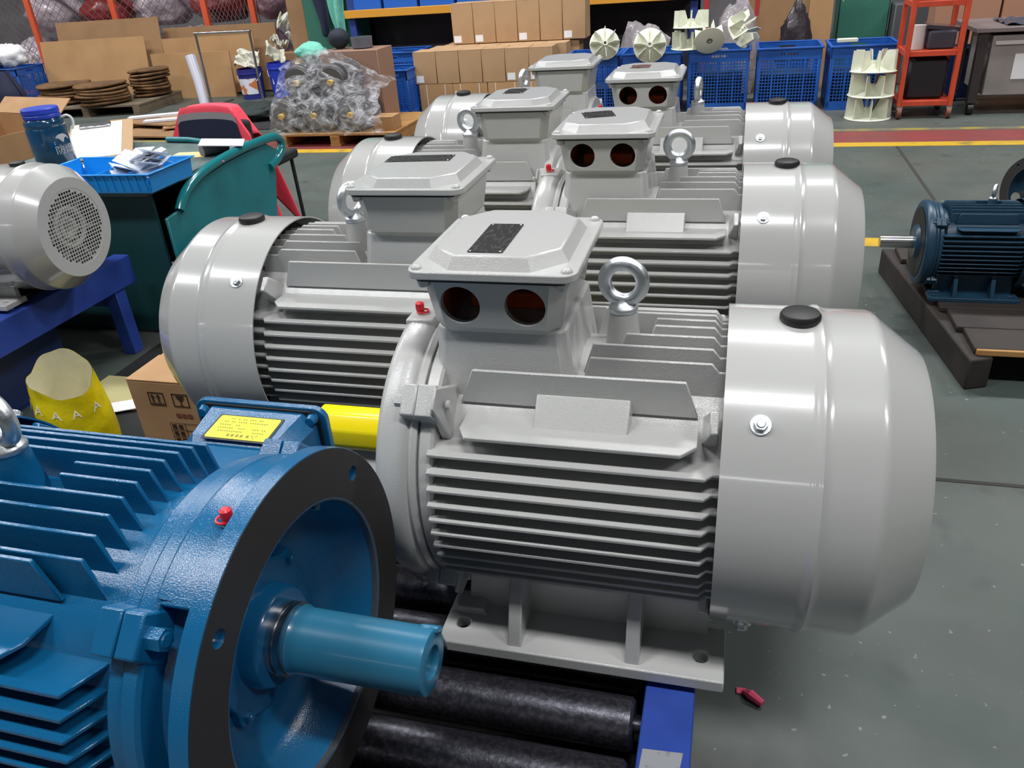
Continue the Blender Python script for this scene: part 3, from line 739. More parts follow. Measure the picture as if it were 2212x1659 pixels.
# tray
LB = mat('light_blue_plastic', (24, 142, 222), .3, coat=.2)
tr = thing('parts_tray', 'bright blue plastic tray with two compartments on the teal desk', 'tray', (-2.56, 1.755, DZ), .02); a, d, h = .275, .145, .078
def tray_wall(x0, y0, x1, y1, nm='tray_wall'):
    b = MB(); L = Vector((x1-x0, y1-y0, 0)); n = Vector((L.y, -L.x, 0)).normalized()
    o = .012
    pts = [(x0, y0), (x1, y1)]
    b.add([(x0, y0, 0), (x1, y1, 0), (x1+n.x*o, y1+n.y*o, h), (x0+n.x*o, y0+n.y*o, h), (x0-n.x*.005, y0-n.y*.005, 0), (x1-n.x*.005, y1-n.y*.005, 0), (x1+n.x*(o-.005), y1+n.y*(o-.005), h), (x0+n.x*(o-.005), y0+n.y*(o-.005), h)], [(0,1,2,3),(4,7,6,5),(0,4,5,1),(3,2,6,7),(0,3,7,4),(1,5,6,2)])
    b.build(nm, LB, tr, bevel=.002)
MB().box(-a, a, -d, d, 0, .005).build('tray_floor', LB, tr)
tray_wall(-a, -d, 0, -d); tray_wall(0, -d, a, -d); tray_wall(a, -d, a, d); tray_wall(a, d, -a, d); tray_wall(-a, d, -a, -d)
MB().box(-.012, -.007, -d, d, .005, h-.012).build('divider', LB, tr)
MB().prism([(-a-.02, -d-.02), (a+.02, -d-.02), (a+.02, d+.02), (-a-.02, d+.02)], h-.003, h+.002, XY, [[(-a-.006, -d-.006), (a+.006, -d-.006), (a+.006, d+.006), (-a-.006, d+.006)]]).build('tray_rim', LB, tr, bevel=.0015)
for k in range(14):
    x = -a+.04+k*.038; MB().box(x, x+.004, -d-.012, -d-.004, .008, h-.006, rot=Matrix.Rotation(.14, 3, 'X')).build('rib', LB, tr)
PRT = mat('printed_white_paper', (224, 228, 236), .6, var=(38, (130, 160, 205), .60, .66))
for k in range(16):
    x, y, z = -2.56+random.uniform(.07, .20), 1.755+random.uniform(-.07, .07), DZ+.030+.0062*k
    b = MB().box(-.068, .068, -.045, .045, -.0012, .0012)
    o = b.build('folded_leaflet', PRT, smooth=0); o.location = (x, y, z); o.rotation_euler = (random.uniform(-.45, .45), random.uniform(-.45, .45), random.uniform(-1.5, 1.5))
    tag(o, 'small folded printed leaflet in the right half of the blue tray', 'leaflet', 'leaflets in the blue tray')
# bottle
BOT = mat('translucent_blue_bottle', (30, 78, 118), .15, trans=.25, coat=.5, var=(4, (20, 62, 84), .4, .65)); CAPB = mat('blue_bottle_cap', (36, 62, 172), .4)
bt = thing('water_bottle', 'large dark blue plastic water bottle with a silver emblem and white strap', 'bottle', (-3.10, 2.02, DZ))
bt.scale = (1.0, 1.0, .90)
RB = .088
MB().lathe([(0, 0), (0, .082), (.008, RB), (.205, RB), (.222, .083), (.228, .086), (.245, .086), (.262, .074), (.268, .070), (.268, 0)], 48, 'z').build('bottle_body', BOT, bt, smooth=40)
MB().lathe([(.262, .072), (.264, .078), (.278, .080), (.283, .076), (.288, .080), (.308, .079), (.313, .074), (.313, 0)], 48, 'z').build('bottle_cap', CAPB, bt, smooth=30)
MB(lambda p: Matrix.Rotation(1.05, 3, 'Z') @ Vector(p)).tube(smoothpts([(.070, -.03, .255), (.092, -.045, .262), (.108, -.05, .245), (.108, -.05, .215), (.098, -.045, .19)]), .006, 8).build('strap', mat('white_strap', (220, 220, 216), .6), bt, smooth=60)
SILV = mat('silver_print', (176, 178, 180), .4)
A0 = math.atan2(-2.7, 3.1)+.55         # print turned a little towards the right of the camera
def onbottle(px, pz): a = A0 + px/RB; return ((RB+.0008)*math.cos(a), (RB+.0008)*math.sin(a), pz)
def bprint(v, f, nm): b = MB(); b.add([onbottle(*p) for p in v], f); b.build(nm, SILV, bt, smooth=0)
seg = 20; v = [(0, .143)] + [(.040*math.cos(PI*.08+PI*.92*i/seg), .143+.042*math.sin(PI*.08+PI*.92*i/seg)) for i in range(seg-4)]; bprint(v, [(0, i, i+1) for i in range(1, len(v)-1)], 'emblem')
for a in (.90, .975): 
    q = PI*a+.12; bprint([(0, .143), (.041*math.cos(q), .143+.041*math.sin(q)), (.041*math.cos(q+.12), .143+.041*math.sin(q+.12))], [(0, 1, 2)], 'emblem_ray')
v, f = text2d('防爆', .046); bprint([(x, z+.105) for x, z in v], f, 'bottle_lettering')
bprint([(-.005+.022*math.cos(t*PI/8), .035+.008*math.sin(t*PI/8)) for t in range(16)], [tuple(range(16))], 'emblem_oval')
# papers, clipboard
def sheet(label, cx, cy, z, w, h, rz, m=WHITE_P, name='paper_sheet', th=.0012, rx=0, ry=0, cat='paper'):
    o = MB().box(-w/2, w/2, -h/2, h/2, 0, th).build(name, m, smooth=0); o.location = (cx, cy, z); o.rotation_euler = (rx, ry, rz); return tag(o, label, cat)
sheet('white paper sheet lying on the desk right behind the blue tray', -2.72, 2.14, DZ+.001, .30, .21, .18)
sheet('second white sheet on the desk, overlapped by another one', -2.86, 2.10, DZ+.003, .29, .20, -.25)
sheet('white sheet on the desk closest to the tray corner', -2.55, 2.02, DZ+.005, .22, .12, -.5)
sheet('pale yellow paper slip on the desk near the red jacket', -2.55, 2.28, DZ+.001, .20, .12, .1, mat('yellow_slip', (216, 200, 140), .7))
sheet('white curled booklet resting on the desk beside the handle', -2.38, 2.30, DZ+.052, .20, .17, .5, rx=.0, ry=.12, th=.004, cat='booklet')
o = MB().cyl((-2.46, 2.24, DZ+.026), (-2.40, 2.36, DZ+.026), .026, segs=20); tag(o.build('paper_roll', mat('grey_roll', (120, 116, 120), .6)), 'small grey roll under the white booklet on the desk', 'roll')
o = MB().box(-2.34, -2.27, 2.10, 2.15, DZ, DZ+.012, rot=Matrix.Rotation(.3, 3, 'Z')); tag(o.build('pink_cloth', mat('pink_striped_cloth', (206, 96, 140), .7), bevel=.004), 'small pink striped rag on the desk by the tray', 'rag')
cb = thing('clipboard', 'brown clipboard with white sheets leaning behind the bottle', 'clipboard', (-3.02, 2.20, DZ+.002), .60, None, 1.2)
rx = Matrix.Rotation(.20, 3, 'X')
MB(lambda p: rx @ Vector(p)).box(-.13, .13, 0, .42, 0, .005).build('board', mat('brown_board', (170, 138, 100), .7), cb, bevel=.002)
MB(lambda p: rx @ Vector(p)).box(-.12, .085, .01, .40, .005, .008).build('sheets', WHITE_P, cb, smooth=0)
MB(lambda p: rx @ Vector(p)).box(-.09, .04, .34, .385, .008, .018).build('clip', STEEL, cb, bevel=.004)
o = MB().prism([(-.025, 0), (.025, 0), (.018, .03), (-.018, .03)], -.012, .012, XZ); o.tube([(-.012, 0, .028), (-.03, 0, .055), (-.012, 0, .06)], .0018, 6); o = o.build('binder_clip', mat('black_clip', (24, 24, 26), .3)); o.location = (-2.80, 1.955, DZ+.004); o.rotation_euler = (0, 0, .6); tag(o, 'black binder clip on papers between bottle and blue tray', 'clip')
# open carton on the desk
oc = thing('open_carton', 'opened brown carton with a hand hole at the far left of the desk', 'carton', (-4.10, 2.66, .55), -.25)
for nm, q in (('carton_wall', (-.32, .32, -.22, -.215, 0, .19)), ('carton_wall', (-.32, .32, .215, .22, 0, .24)), ('carton_wall', (-.32, -.315, -.215, .215, 0, .22)), ('carton_wall', (.315, .32, -.215, .215, 0, .20)), ('carton_floor', (-.32, .32, -.22, .22, -.004, 0))):
    if q[2] == -.22 and nm == 'carton_wall':
        hole = [(.06+.06*math.cos(t)*1.0, .095+.024*math.sin(t)) for t in [2*PI*i/20 for i in range(20)]]
        MB().prism([(-.32, 0), (.32, 0), (.32, .19), (-.32, .19)], -.22, -.215, XZ, [hole]).build(nm, CARTON, oc)
    else: MB().box(*q).build(nm, CARTON, oc)
fl = MB(); fl.box(-.32, .32, .215, .22, .24, .36, rot=Matrix.Rotation(-.9, 3, 'X'), at=(0, .22, .24)); fl.build('flap', CARTON, oc)
MB().box(-.34, .34, -.24, .24, -.549, -.004).build('stool_box', mat('dark_cabinet', (40, 44, 48), .7), oc)

# red jacket over a chair
ch = thing('chair', 'dark office chair behind the desk, mostly hidden by a red jacket', 'chair', (-2.90, 3.05, 0))
KB = mat('black_chair_fabric', (26, 28, 32), .8)
MB().box(-.21, .21, -.03, .03, .42, .70).build('backrest', KB, ch, bevel=.03, bseg=3)
MB().box(-.22, .22, .03, .46, .38, .44).build('seat', KB, ch, bevel=.02, bseg=3)
for sx in (-1, 1):
    for yy in (.06, .42): MB().cyl((sx*.19, yy, 0), (sx*.18, yy, .38), .012, segs=10).build('leg', KB, ch)
for sx in (-1, 1): MB().box(sx*.17-.015, sx*.17+.015, .0, .03, .40, .46).build('back_bracket', KB, ch)
REDJ = mat('red_work_cloth', (240, 72, 92), .75, bump=(14, .35, .012)); NAVY = mat('navy_cloth', (26, 32, 58), .8); REFL = mat('grey_reflective_tape', (150, 146, 150), .4)
jk = thing('work_jacket', 'red work jacket with navy back panel and grey stripe on a chair', 'jacket', (-2.90, 3.05, 0))
def jacket(u, v):           # v 0 back hem (camera side) -> over the top -> far hem
    s = (v-.5)*2; t = 1-abs(s)**1.0
    z = .785 - .02*(2*u-1)**2*2 - max(abs(s)-.12, 0)*.62 ; wtop = .185 + .13*abs(s)**.75
    if abs(s) < .12: z += .0
    x = (2*u-1)*wtop*1.28 - .03 + .012*math.sin(9*u+4*v); shoulder = max(0, abs(2*u-1)-.62)
    z -= shoulder*.34 + .05*shoulder*abs(s)
    y = math.copysign(.052*min(abs(s)/.12, 1)+.05*max(abs(s)-.12, 0), s) + .010*math.sin(14*u+3*s)*abs(s)
    return (x, y, z)
MB().grid(jacket, 40, 40).build('jacket_shell', REDJ, jk, smooth=60, solid=.006)
def jpanel(u0, u1, v0, v1): 
    def fn(u, v): x, y, z = jacket(u0+(u1-u0)*u, v0+(v1-v0)*v); return (x, y-.0055, z)
    return fn
MB().grid(jpanel(.17, .83, .02, .385), 16, 14).build('navy_panel', NAVY, jk, smooth=60)
MB().grid(jpanel(.17, .83, .385, .415), 16, 3).build('reflective_stripe', REFL, jk, smooth=60)

# ------------------------------------------------------------------ pink scrap on the floor by the front motor
pk = MB(); pk.tube([(.085, .145, .006), (.10, .135, .010), (.125, .118, .007)], [.004, .011, .008], 8); pk.box(.072, .092, .14, .155, .001, .004)
tag(pk.build('plastic_scrap', mat('pink_plastic', (240, 90, 125), .45)), 'small pink plastic scrap lying on the floor by the front conveyor', 'scrap')

# ------------------------------------------------------------------ wooden pallets
WOODD = mat('dark_oily_wood', (52, 44, 40), .75, var=(6, (38, 34, 32), .4, .7), bump=(30, .2, .004)); WOODL = mat('pale_pallet_wood', (176, 132, 78), .8, var=(5, (150, 108, 62), .4, .7), bump=(20, .2, .003)); WOODG = mat('grey_old_wood', (112, 98, 80), .85, var=(6, (90, 78, 64), .4, .7), bump=(24, .2, .004))
def pallet(label, cx, cy, w, d, h, rz, m, n=7, edge=None, first=None):
    t = thing('wooden_pallet', label, 'pallet', (cx, cy, 0), rz)
    pw = d/n
    for k in range(n):
        y = -d/2+k*pw
        MB().box(-w/2, w/2, y+.004, y+pw-.004, h-.022, h).build('deck_board', (edge if edge and k == 0 else m), t, bevel=.002)
    for x in (-w/2+.05, 0, w/2-.05):
        MB().box(x-.045, x+.045, -d/2, d/2, .022, h-.022).build('bearer', m, t, bevel=.004)
        MB().box(x-.05, x+.05, -d/2, d/2, 0, .022).build('bottom_board', m, t, bevel=.003)
    return t
rp = thing('wooden_pallet', 'dark oily pallet at right under the teal motors', 'pallet', (.74, 1.62, 0), -.0)
for k in range(9):
    y0 = .02+k*.175
    MB().box(.095-.020*k if k < 6 else .55, 1.5, y0, y0+.168, .118, .140).build('deck_board', WOODD, rp, bevel=.003)
MB().box(.10, 1.5, .006, .0195, .118, .139).build('fresh_wood_edge', WOODL, rp, bevel=.002)
bl = MB(); bl.prism([(-.055, 1.10), (.03, 1.10), (.155, .0), (.075, -.03)], 0, .117, XY); bl.build('bearer', WOODD, rp, bevel=.008, bseg=2)
for x in (.75, 1.4): MB().box(x-.05, x+.05, .03, 1.55, 0, .118).build('bearer', WOODD, rp, bevel=.006)
tag(MB().box(-2.44, -.98, -.3, 1.72, 0, .006).build('dark_floor_sheet', mat('aisle_shade', (30, 32, 32), .75, var=(6, (22, 24, 24), .4, .7)), bevel=.002), 'dark sheet added as shade on the aisle floor under the sack and printed carton', 'mat')  # sheet added over the aisle floor, its dark colour standing in for shade
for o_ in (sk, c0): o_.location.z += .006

# ------------------------------------------------------------------ blue crates with white fan wheels (right background)
CRB = mat('blue_crate_plastic', (34, 94, 182), .4, var=(4, (26, 78, 160), .4, .7)); CRD = mat('dark_crate_content', (24, 44, 62), .8)
def crate(label, cx, cy, w, d, h, rz=0.0, m=CRB, lat=True, scale=1.0):
    t = thing('plastic_crate', label, 'crate', (cx, cy, 0), rz); a, e = w/2, d/2; th = .012
    MB().box(-a, a, -e, e, 0, .02).build('crate_floor', m, t)
    for sx in (-1, 1):
        for sy in (-1, 1): MB().box(sx*a-.028 if sx > 0 else -a, a if sx > 0 else -a+.028, sy*e-.028 if sy > 0 else -e, e if sy > 0 else -e+.028, .02, h-.10).build('corner_post', m, t, bevel=.003)
    # side walls: solid top band with hand hole, lattice below
    def wall(axis, s):
        L = a if axis == 'x' else e
        hole = rrect(-.07, .07, h-.062, h-.035, .012)
        b = MB(); mpf = (lambda u, v, q: (u, q, v)) if axis == 'x' else (lambda u, v, q: (q, u, v))
        o = e if axis == 'x' else a; q0, q1 = (s*o-th if s > 0 else -o, o if s > 0 else -o+th)
        b.prism([(-L, h-.10), (L, h-.10), (L, h), (-L, h)], q0, q1, mpf, [hole]); b.build('top_band', m, t, bevel=.002)
        MB().prism([(-L, .02), (L, .02), (L, .075), (-L, .075)], q0, q1, mpf).build('bottom_band', m, t)
        if lat and (axis == 'x' or s > 0):
            g = MB(); n = int(2*L/.026); qm = (q0+q1)/2
            for k in range(1, n):
                u = -L+2*L*k/n; g.prism([(u-.0035, .075), (u+.0035, .075), (u+.0035, h-.10), (u-.0035, h-.10)], qm-.003, qm+.003, mpf)
            nv = int((h-.175)/.026)
            for k in range(1, nv):
                v = .075+(h-.175)*k/nv; g.prism([(-L, v-.0035), (L, v-.0035), (L, v+.0035), (-L, v+.0035)], qm-.0028, qm+.0028, mpf)
            g.build('lattice', m, t, smooth=0)
        else: MB().prism([(-L, .075), (L, .075), (L, h-.10), (-L, h-.10)], (q0+q1)/2-.003, (q0+q1)/2+.003, mpf).build('wall_panel', m, t, smooth=0)
        for u in (-L*.5, 0, L*.5): MB().prism([(u-.008, .075), (u+.008, .075), (u+.008, h-.10), (u-.008, h-.10)], q0, q1, mpf).build('wall_rib', m, t)
    for ax_, s in (('x', -1), ('x', 1), ('y', -1), ('y', 1)): wall(ax_, s)
    MB().prism([(-a-.014, -e-.014), (a+.014, -e-.014), (a+.014, e+.014), (-a-.014, e+.014)], h-.012, h+.004, XY, [[(-a+.012, -e+.012), (a-.012, -e+.012), (a-.012, e-.012), (-a+.012, e-.012)]]).build('rim', m, t, bevel=.003)
    return t
CX = [(-1.345, 7.02), (-.79, 7.02), (-.185, 7.04), (.42, 7.02), (1.03, 6.98)]
names = ['blue crate half hidden behind the far motors, leftmost of the front crates', 'blue crate holding two white fan wheels upright', 'blue crate heaped with stacked white fan wheels', 'blue crate with open top and a round lighter patch of lattice', 'blue crate behind the stack of white wheels on the floor']
for (x, y), n in zip(CX, names): crate(n, x, y, .50 if x < -1 else .54, .50, .53, random.uniform(-.008, .008))
for k, (x, y) in enumerate(CX):
    MB_ = MB().box(x-.22, x+.22, y-.22, y+.22, .022, .30 if k > 1 else .22)
    tag(MB_.build('crate_filling', CRD, bevel=.01), ['dark parts filling the leftmost front crate', 'dark parts filling the crate with two upright wheels', 'dark parts under the heap of white wheels', 'dark parts inside the open crate', 'dark parts in the crate behind the wheel stack'][k], 'parts')
WFAN = mat('ivory_fan_plastic', (222, 224, 206), .5)
def fan_wheel(name='fan_wheel', R=.185, hgt=.17, n=8, blade_r0=.045):
    t = thing(name, '', 'fan wheel')
    MB().lathe([(0, .02), (0, R-.004), (.003, R), (.007, R), (.01, R-.004), (.014, R*.72), (.05, .05), (.06, .034), (.06, .02)], 40, 'z', closed_prof=True).build('back_disc', WFAN, t, smooth=40)
    MB().lathe([(.0, .02), (.0, .036), (.09, .032), (.09, .018), (.0, .018)], 24, 'z', closed_prof=True).build('hub', WFAN, t, smooth=40)
    for k in range(n):
        b = MB(); b.prism([(blade_r0, .02), (R-.004, .008), (R-.010, hgt), (R*.55, hgt), (R*.42, hgt*.72), (blade_r0, .06)], -.0025, .0025, XZ)
        q = Matrix.Rotation(2*PI*k/n, 3, 'Z'); b.v = [tuple(q @ Vector(p)) for p in b.v]; b.build('blade', WFAN, t, smooth=0)
    return t
fw = fan_wheel(); fw.location = (1.070, 6.36, 0.0); fw['label'] = 'bottom white fan wheel of the stack standing on the floor'; fw['group'] = 'white fan wheels'
FW = [((1.072, 6.365, .182), (.0, .0, .39), 'middle white fan wheel of the stack standing on the floor', 1.0),
      ((1.066, 6.37, .366), (-.03, .05, .9), 'top white fan wheel of the floor stack, tilted, blades up', .98),
      ((-1.21, 6.72, .63), (1.25, 0, .25), 'upright white fan wheel facing us over the leftmost crate', .74),
      ((-.80, 6.74, .60), (1.30, 0, .1), 'upright white fan wheel facing us in the second crate', .80),
      ((-.46, 6.92, .545), (.02, -.03, .3), 'lower white fan wheel of the heap in the middle crate', .88),
      ((-.45, 6.92, .715), (-.03, .04, .8), 'upper white fan wheel stacked on the heap in the middle crate', .86),
      ((-.27, 6.70, .62), (-1.0, .2, .3), 'white fan wheel lying on its side in front of the heap', .72),
      ((-.03, 6.92, .66), (.6, .95, .2), 'white fan wheel tipped to the right on the heap', .82)]
for loc, rot, lab, sc in FW: dup(fw, loc, 0, lab, sc, rot)
o = MB().box(.82, .99, 6.93, 7.0, .535, .565); tag(o.build('ivory_offcut', WFAN, bevel=.004), 'ivory plastic offcut lying across the rim of the right crate', 'offcut')

# ------------------------------------------------------------------ orange trolley, grey bench
ORG = mat('orange_red_paint', (208, 78, 50), .45, var=(6, (186, 66, 44), .4, .7)); BLK = mat('black_sheet', (30, 30, 38), .55)
tr_ = thing('hand_trolley', 'tall orange steel trolley on castors next to the wheel stack', 'trolley', (1.48, 6.42, 0))
for sx in (-1, 1):
    for yy in (-.12, .26): MB().box(sx*.19-.019, sx*.19+.019, yy-.019, yy+.019, .10, 1.55).build('post', ORG, tr_, bevel=.003)
for z in (.12, .50, .86, 1.2):
    for yy in (-.12, .26): MB().box(-.17, .17, yy-.016, yy+.016, z-.02, z+.02).build('crossbar', ORG, tr_, bevel=.002)
    for sx in (-1, 1): MB().box(sx*.19-.015, sx*.19+.015, -.10, .24, z-.02, z+.02).build('side_bar', ORG, tr_, bevel=.002)
for z in (.14, .52): MB().box(-.17, .17, -.10, .24, z-.004, z+.002).build('shelf', ORG, tr_)
for sx in (-1, 1):
    for yy in (-.13, .27):
        c = MB(); c.box(sx*.185-.022, sx*.185+.022, yy-.02, yy+.02, .075, .10); fo = c.build('castor_fork', STEEL, tr_)
        MB().cyl((sx*.185-.016, yy, .045), (sx*.185+.016, yy, .045), .045, segs=20).build('castor_wheel', mat('brown_castor', (120, 70, 56), .6), tr_)
o = MB().box(1.33, 1.62, 6.34, 6.62, .145, .46); tag(o.build('black_case', BLK, bevel=.02), 'black sheet case on the lower shelf of the orange trolley', 'case')
o = MB().cyl((1.37, 6.42, .523), (1.37, 6.42, .70), .055, segs=20); tag(o.build('white_spool', mat('white_spool', (216, 208, 206), .5)), 'white spool standing on the upper shelf of the orange trolley', 'spool')
o = MB().box(1.44, 1.64, 6.34, 6.60, .523, .66); tag(o.build('tool_box', mat('slate_box', (66, 66, 78), .5), bevel=.015, bseg=2), 'slate grey tool box beside the white spool on the trolley', 'tool box')
o = MB().box(1.42, 1.66, 6.36, 6.6, .661, .69, rot=Matrix.Rotation(.12, 3, 'Y')); tag(o.build('film_bundle', mat('crumpled_dark_film', (70, 62, 70), .15, bump=(20, .6, .01))), 'crumpled dark film lying on top of the slate tool box', 'film')
gb = thing('rolling_bench', 'grey steel bench on castors at the right edge of the picture', 'bench', (2.28, 6.75, 0))
GST = mat('grey_bench_steel', (150, 143, 140), .5, var=(3, (130, 124, 122), .4, .7)); 
MB().box(-.50, .80, -.38, .38, .625, .66).build('bench_top', mat('bench_top', (122, 112, 112), .4), gb, bevel=.004)
MB().box(-.36, .76, -.345, .34, .15, .60).build('cabinet', GST, gb, bevel=.004)
MB().box(-.34, .74, -.36, -.345, .53, .56).build('drawer_handle', mat('pale_handle', (206, 202, 200), .4), gb, bevel=.003)
MB().box(-.18, -.02, -.349, -.3455, .27, .46).build('paper_card', WHITE_P, gb)
for x in (-.43, .70):
    for y in (-.33, .30): MB().box(x-.035, x+.035, y-.03, y+.03, .09, .625).build('leg', mat('dark_leg', (52, 46, 46), .6), gb, bevel=.003)
for x in (-.43, .70):
    for y in (-.33, .30): MB().cyl((x-.02, y, .045), (x+.02, y, .045), .045, segs=18).build('castor_wheel', RUBBER, gb)
o = MB().grid(lambda u, v: (2.02+.55*u, 6.45+.5*v, .664+.045*abs(fbm((u*2, v*2, 0), 1.5, 2))), 24, 20); tag(o.build('film_sheet', mat('dark_glossy_film', (78, 80, 92), .12, bump=(12, .8, .02)), smooth=60), 'crumpled grey plastic film on top of the rolling bench', 'film')
bin_('blue_tub', 'dark blue tub on the floor between orange trolley and grey bench', 1.74, 2.02, 7.18, 7.46, .42, DKBLUE, 'tub')
for k in range(6):
    carton(['first','second','third','fourth','fifth','sixth'][k]+' brown carton from the left in the wall of boxes behind the bench', 1.72+(k % 3)*.56, 2.26+(k % 3)*.56, 7.7, 8.1, .0 if k < 3 else .52, .515 if k < 3 else 1.10, mat('reddish_cardboard', (170, 124, 100), .85), flap=False, group='boxes behind the rolling bench')

# ------------------------------------------------------------------ columns, boards and shelf along the back
GRN = mat('green_column_paint', (52, 108, 92), .5, var=(16, (196, 200, 188), .70, .74), bump=(10, .1, .004))
struct(MB().box(.93, 1.40, 8.2, 8.6, 0, 7.0).build('pillar_right', GRN, bevel=.01)); struct(MB().box(-5.12, -4.45, 8.45, 9.0, 0, 7.0).build('pillar_left', GRN, bevel=.01))
def board(label, p, w, h, th, rz, lean, m=CARTON, name='cardboard_sheet', cat='cardboard'):
    """p = middle of the lower edge; leans back by lean"""
    o = MB().box(-w/2, w/2, -th/2, th/2, 0, h).build(name, m, bevel=.002); o.location = p; o.rotation_euler = (-lean, 0, rz); return tag(o, label, cat)
CARD2 = mat('plain_cardboard', (172, 134, 92), .85, var=(2.5, (158, 120, 80), .4, .7)); CARD3 = mat('darker_cardboard', (148, 114, 80), .85, var=(2.5, (134, 102, 70), .4, .7))
board('brown board leaning behind the open crate left of the green column', (.35, 7.95, 0), .62, 1.15, .02, 0, .05, CARD3)
board('narrow brown board right beside the green column', (.74, 7.93, 0), .22, 1.2, .02, 0, .05, CARD2)
board('dull red steel upright behind the heap of wheels', (-.36, 8.0, 0), .05, 1.9, .05, 0, .0, mat('dull_red_steel', (170, 48, 52), .5), 'steel_upright', 'upright')
board('dull red steel upright between wheel heap and brown board', (.135, 8.0, 0), .04, 1.9, .05, 0, .0, MATS['dull_red_steel'], 'steel_upright', 'upright')
FILM = mat('milky_plastic_film', (176, 168, 172), .18, alpha=.55, bump=(7, .9, .03)); DKRED = mat('dark_red_bundle', (110, 38, 40), .7)
def lump(name, label, c, r, m, seed, cat='bag', amp=.25, sub=4, group=None, flat=0.0):
    b = MB(); n, k = 28, 20
    def fn(u, v):
        a, t = 2*PI*u, PI*(v-.5); d = Vector((math.cos(a)*math.cos(t), math.sin(a)*math.cos(t), math.sin(t)))
        q = 1+amp*fbm(d, 1.6, seed)+amp*.45*fbm(d, 5, seed+3)
        z = r[2]*d.z*q
        return (r[0]*d.x*q, r[1]*d.y*q, max(z, -r[2]*.92))
    b.grid(fn, n, k); o = b.build(name, m, smooth=70); o.location = (c[0], c[1], c[2]+r[2]*.92); return tag(o, label, cat, group)
lump('plastic_bag', 'pale plastic bag hanging over the edge behind the wheel heap', (-.05, 7.72, 0), (.24, .15, .44), FILM, 3.1)
lump('film_bag', 'clear plastic bag with dark parts behind the upright wheels', (-.95, 7.72, 0), (.30, .2, .36), FILM, 8.4)
lump('black_bag', 'dark crumpled bag in front of the brown board', (.52, 7.72, 0), (.15, .12, .42), mat('black_film', (52, 46, 50), .3, bump=(9, .8, .02)), 5.5)
o = MB().box(1.42, 1.78, 8.0, 8.3, .0, .74); tag(o.build('grey_cabinet', mat('slate_cabinet', (76, 78, 82), .6), bevel=.01), 'slate grey cabinet right of the green column behind the trolley', 'cabinet')
# shelf with orange beam
sh = thing('storage_rack', 'storage rack with orange front beam and dark panel below', 'rack', (-2.5, 8.6, 0)); OB = mat('orange_beam_paint', (214, 150, 52), .45)
for x in (-1.93, .2, 2.0): 
    for y in (-.27, .27): MB().box(x-.04, x+.04, y-.03, y+.03, 0, 2.2).build('upright', mat('rack_blue', (36, 60, 130), .5), sh, bevel=.003)
for y in (-.32, .30): MB().box(-2.0, 2.06, y-.02, y+.02, .87, .955).build('beam', OB, sh, bevel=.004)
MB().box(-1.98, 2.04, -.29, .27, .93, .948).build('shelf_deck', mat('shelf_board', (120, 96, 70), .8), sh)
MB().box(-1.98, 2.04, .24, .255, .0, .87).build('back_panel', mat('dark_maroon_panel', (58, 48, 56), .6, var=(3, (40, 36, 44), .4, .7)), sh)
for k in range(8):
    x = -4.46+k*.445
    b = thing('storage_bin', ['first','second','third','fourth','fifth','sixth','seventh','eighth'][k]+' blue bin from the left on the orange rack beam', 'bin', (x+.21, 8.55, .948), 0, 'blue bins on the rack')
    for q in ((-.205, .205, -.24, -.23, 0, .20), (-.205, .205, .23, .24, 0, .24), (-.205, -.195, -.23, .23, 0, .24), (.195, .205, -.23, .23, 0, .24)): MB().box(*q).build('bin_wall', mat('rack_bin_blue', (40, 98, 190), .4), b, bevel=.003)
    MB().box(-.195, .195, -.23, .23, 0, .008).build('bin_floor', MATS['rack_bin_blue'], b)

# ------------------------------------------------------------------ carton stack
st = lambda r, i: ['leftmost', 'second', 'third', 'fourth', 'fifth', 'sixth', 'seventh'][i]
for i in range(4):        # bottom tier, strapped wide boxes
    x = -3.18+i*.37; t = carton(st(0, i)+' wide strapped carton from the left in the bottom tier', x, x+.362, 7.0, 7.42, 0, .295, mat('carton_bottom', (182, 142, 100), .85, var=(3, (166, 126, 86), .4, .7)), 'cartons in the bottom tier', random.uniform(-.01, .01), sticker=(.02, .16, .06, .06) if i == 1 else None)
    for sx in (-.10, .10): MB().box(sx-.006, sx+.006, -.213, -.2085, 0, .289).build('strap', mat('pale_strap', (206, 196, 180), .5), t)
CM = mat('carton_middle', (182, 148, 112), .85, var=(3, (168, 134, 98), .4, .7))
for r in range(3):
    for i in range(6):
        x = -3.21+i*.242+r*.085; y = 7.0+r*.262
        carton(st(0, i)+' carton from the left in the '+['front', 'second', 'rear'][r]+' row of the middle tier', x, x+.236, y, y+.256, .297, .605+random.uniform(0, .004), CM, 'cartons in the middle tier', random.uniform(-.015, .015), sticker=(.015, .015, .08, .065) if (i in (0, 4, 5) and r == 0) else None)
for i in range(6):
    x = -2.93+i*.236
    carton(st(0, i)+' carton from the left in the top tier of the stack', x, x+.23, 7.50, 7.78, .613, 1.0, CM, 'cartons in the top tier', random.uniform(-.01, .01), sticker=(.012, .015, .08, .065) if i in (0, 1, 3, 5) else None)

# blue crates between bundle and carton stack
crate('blue crate in front of the carton stack at its left end', -3.36, 6.98, .30, .42, .47)
crate('blue crate standing farther back beside the carton stack', -3.65, 7.75, .55, .5, .56)
carton('small carton on the front right corner of the wrapped pallet', -3.10, -2.92, 5.60, 5.80, .1155, .235, CARD2)
lump('film_bag', 'clear plastic bag between wrapped pallet and blue crate', (-3.56, 6.74, 0), (.15, .13, .26), FILM, 12.4)

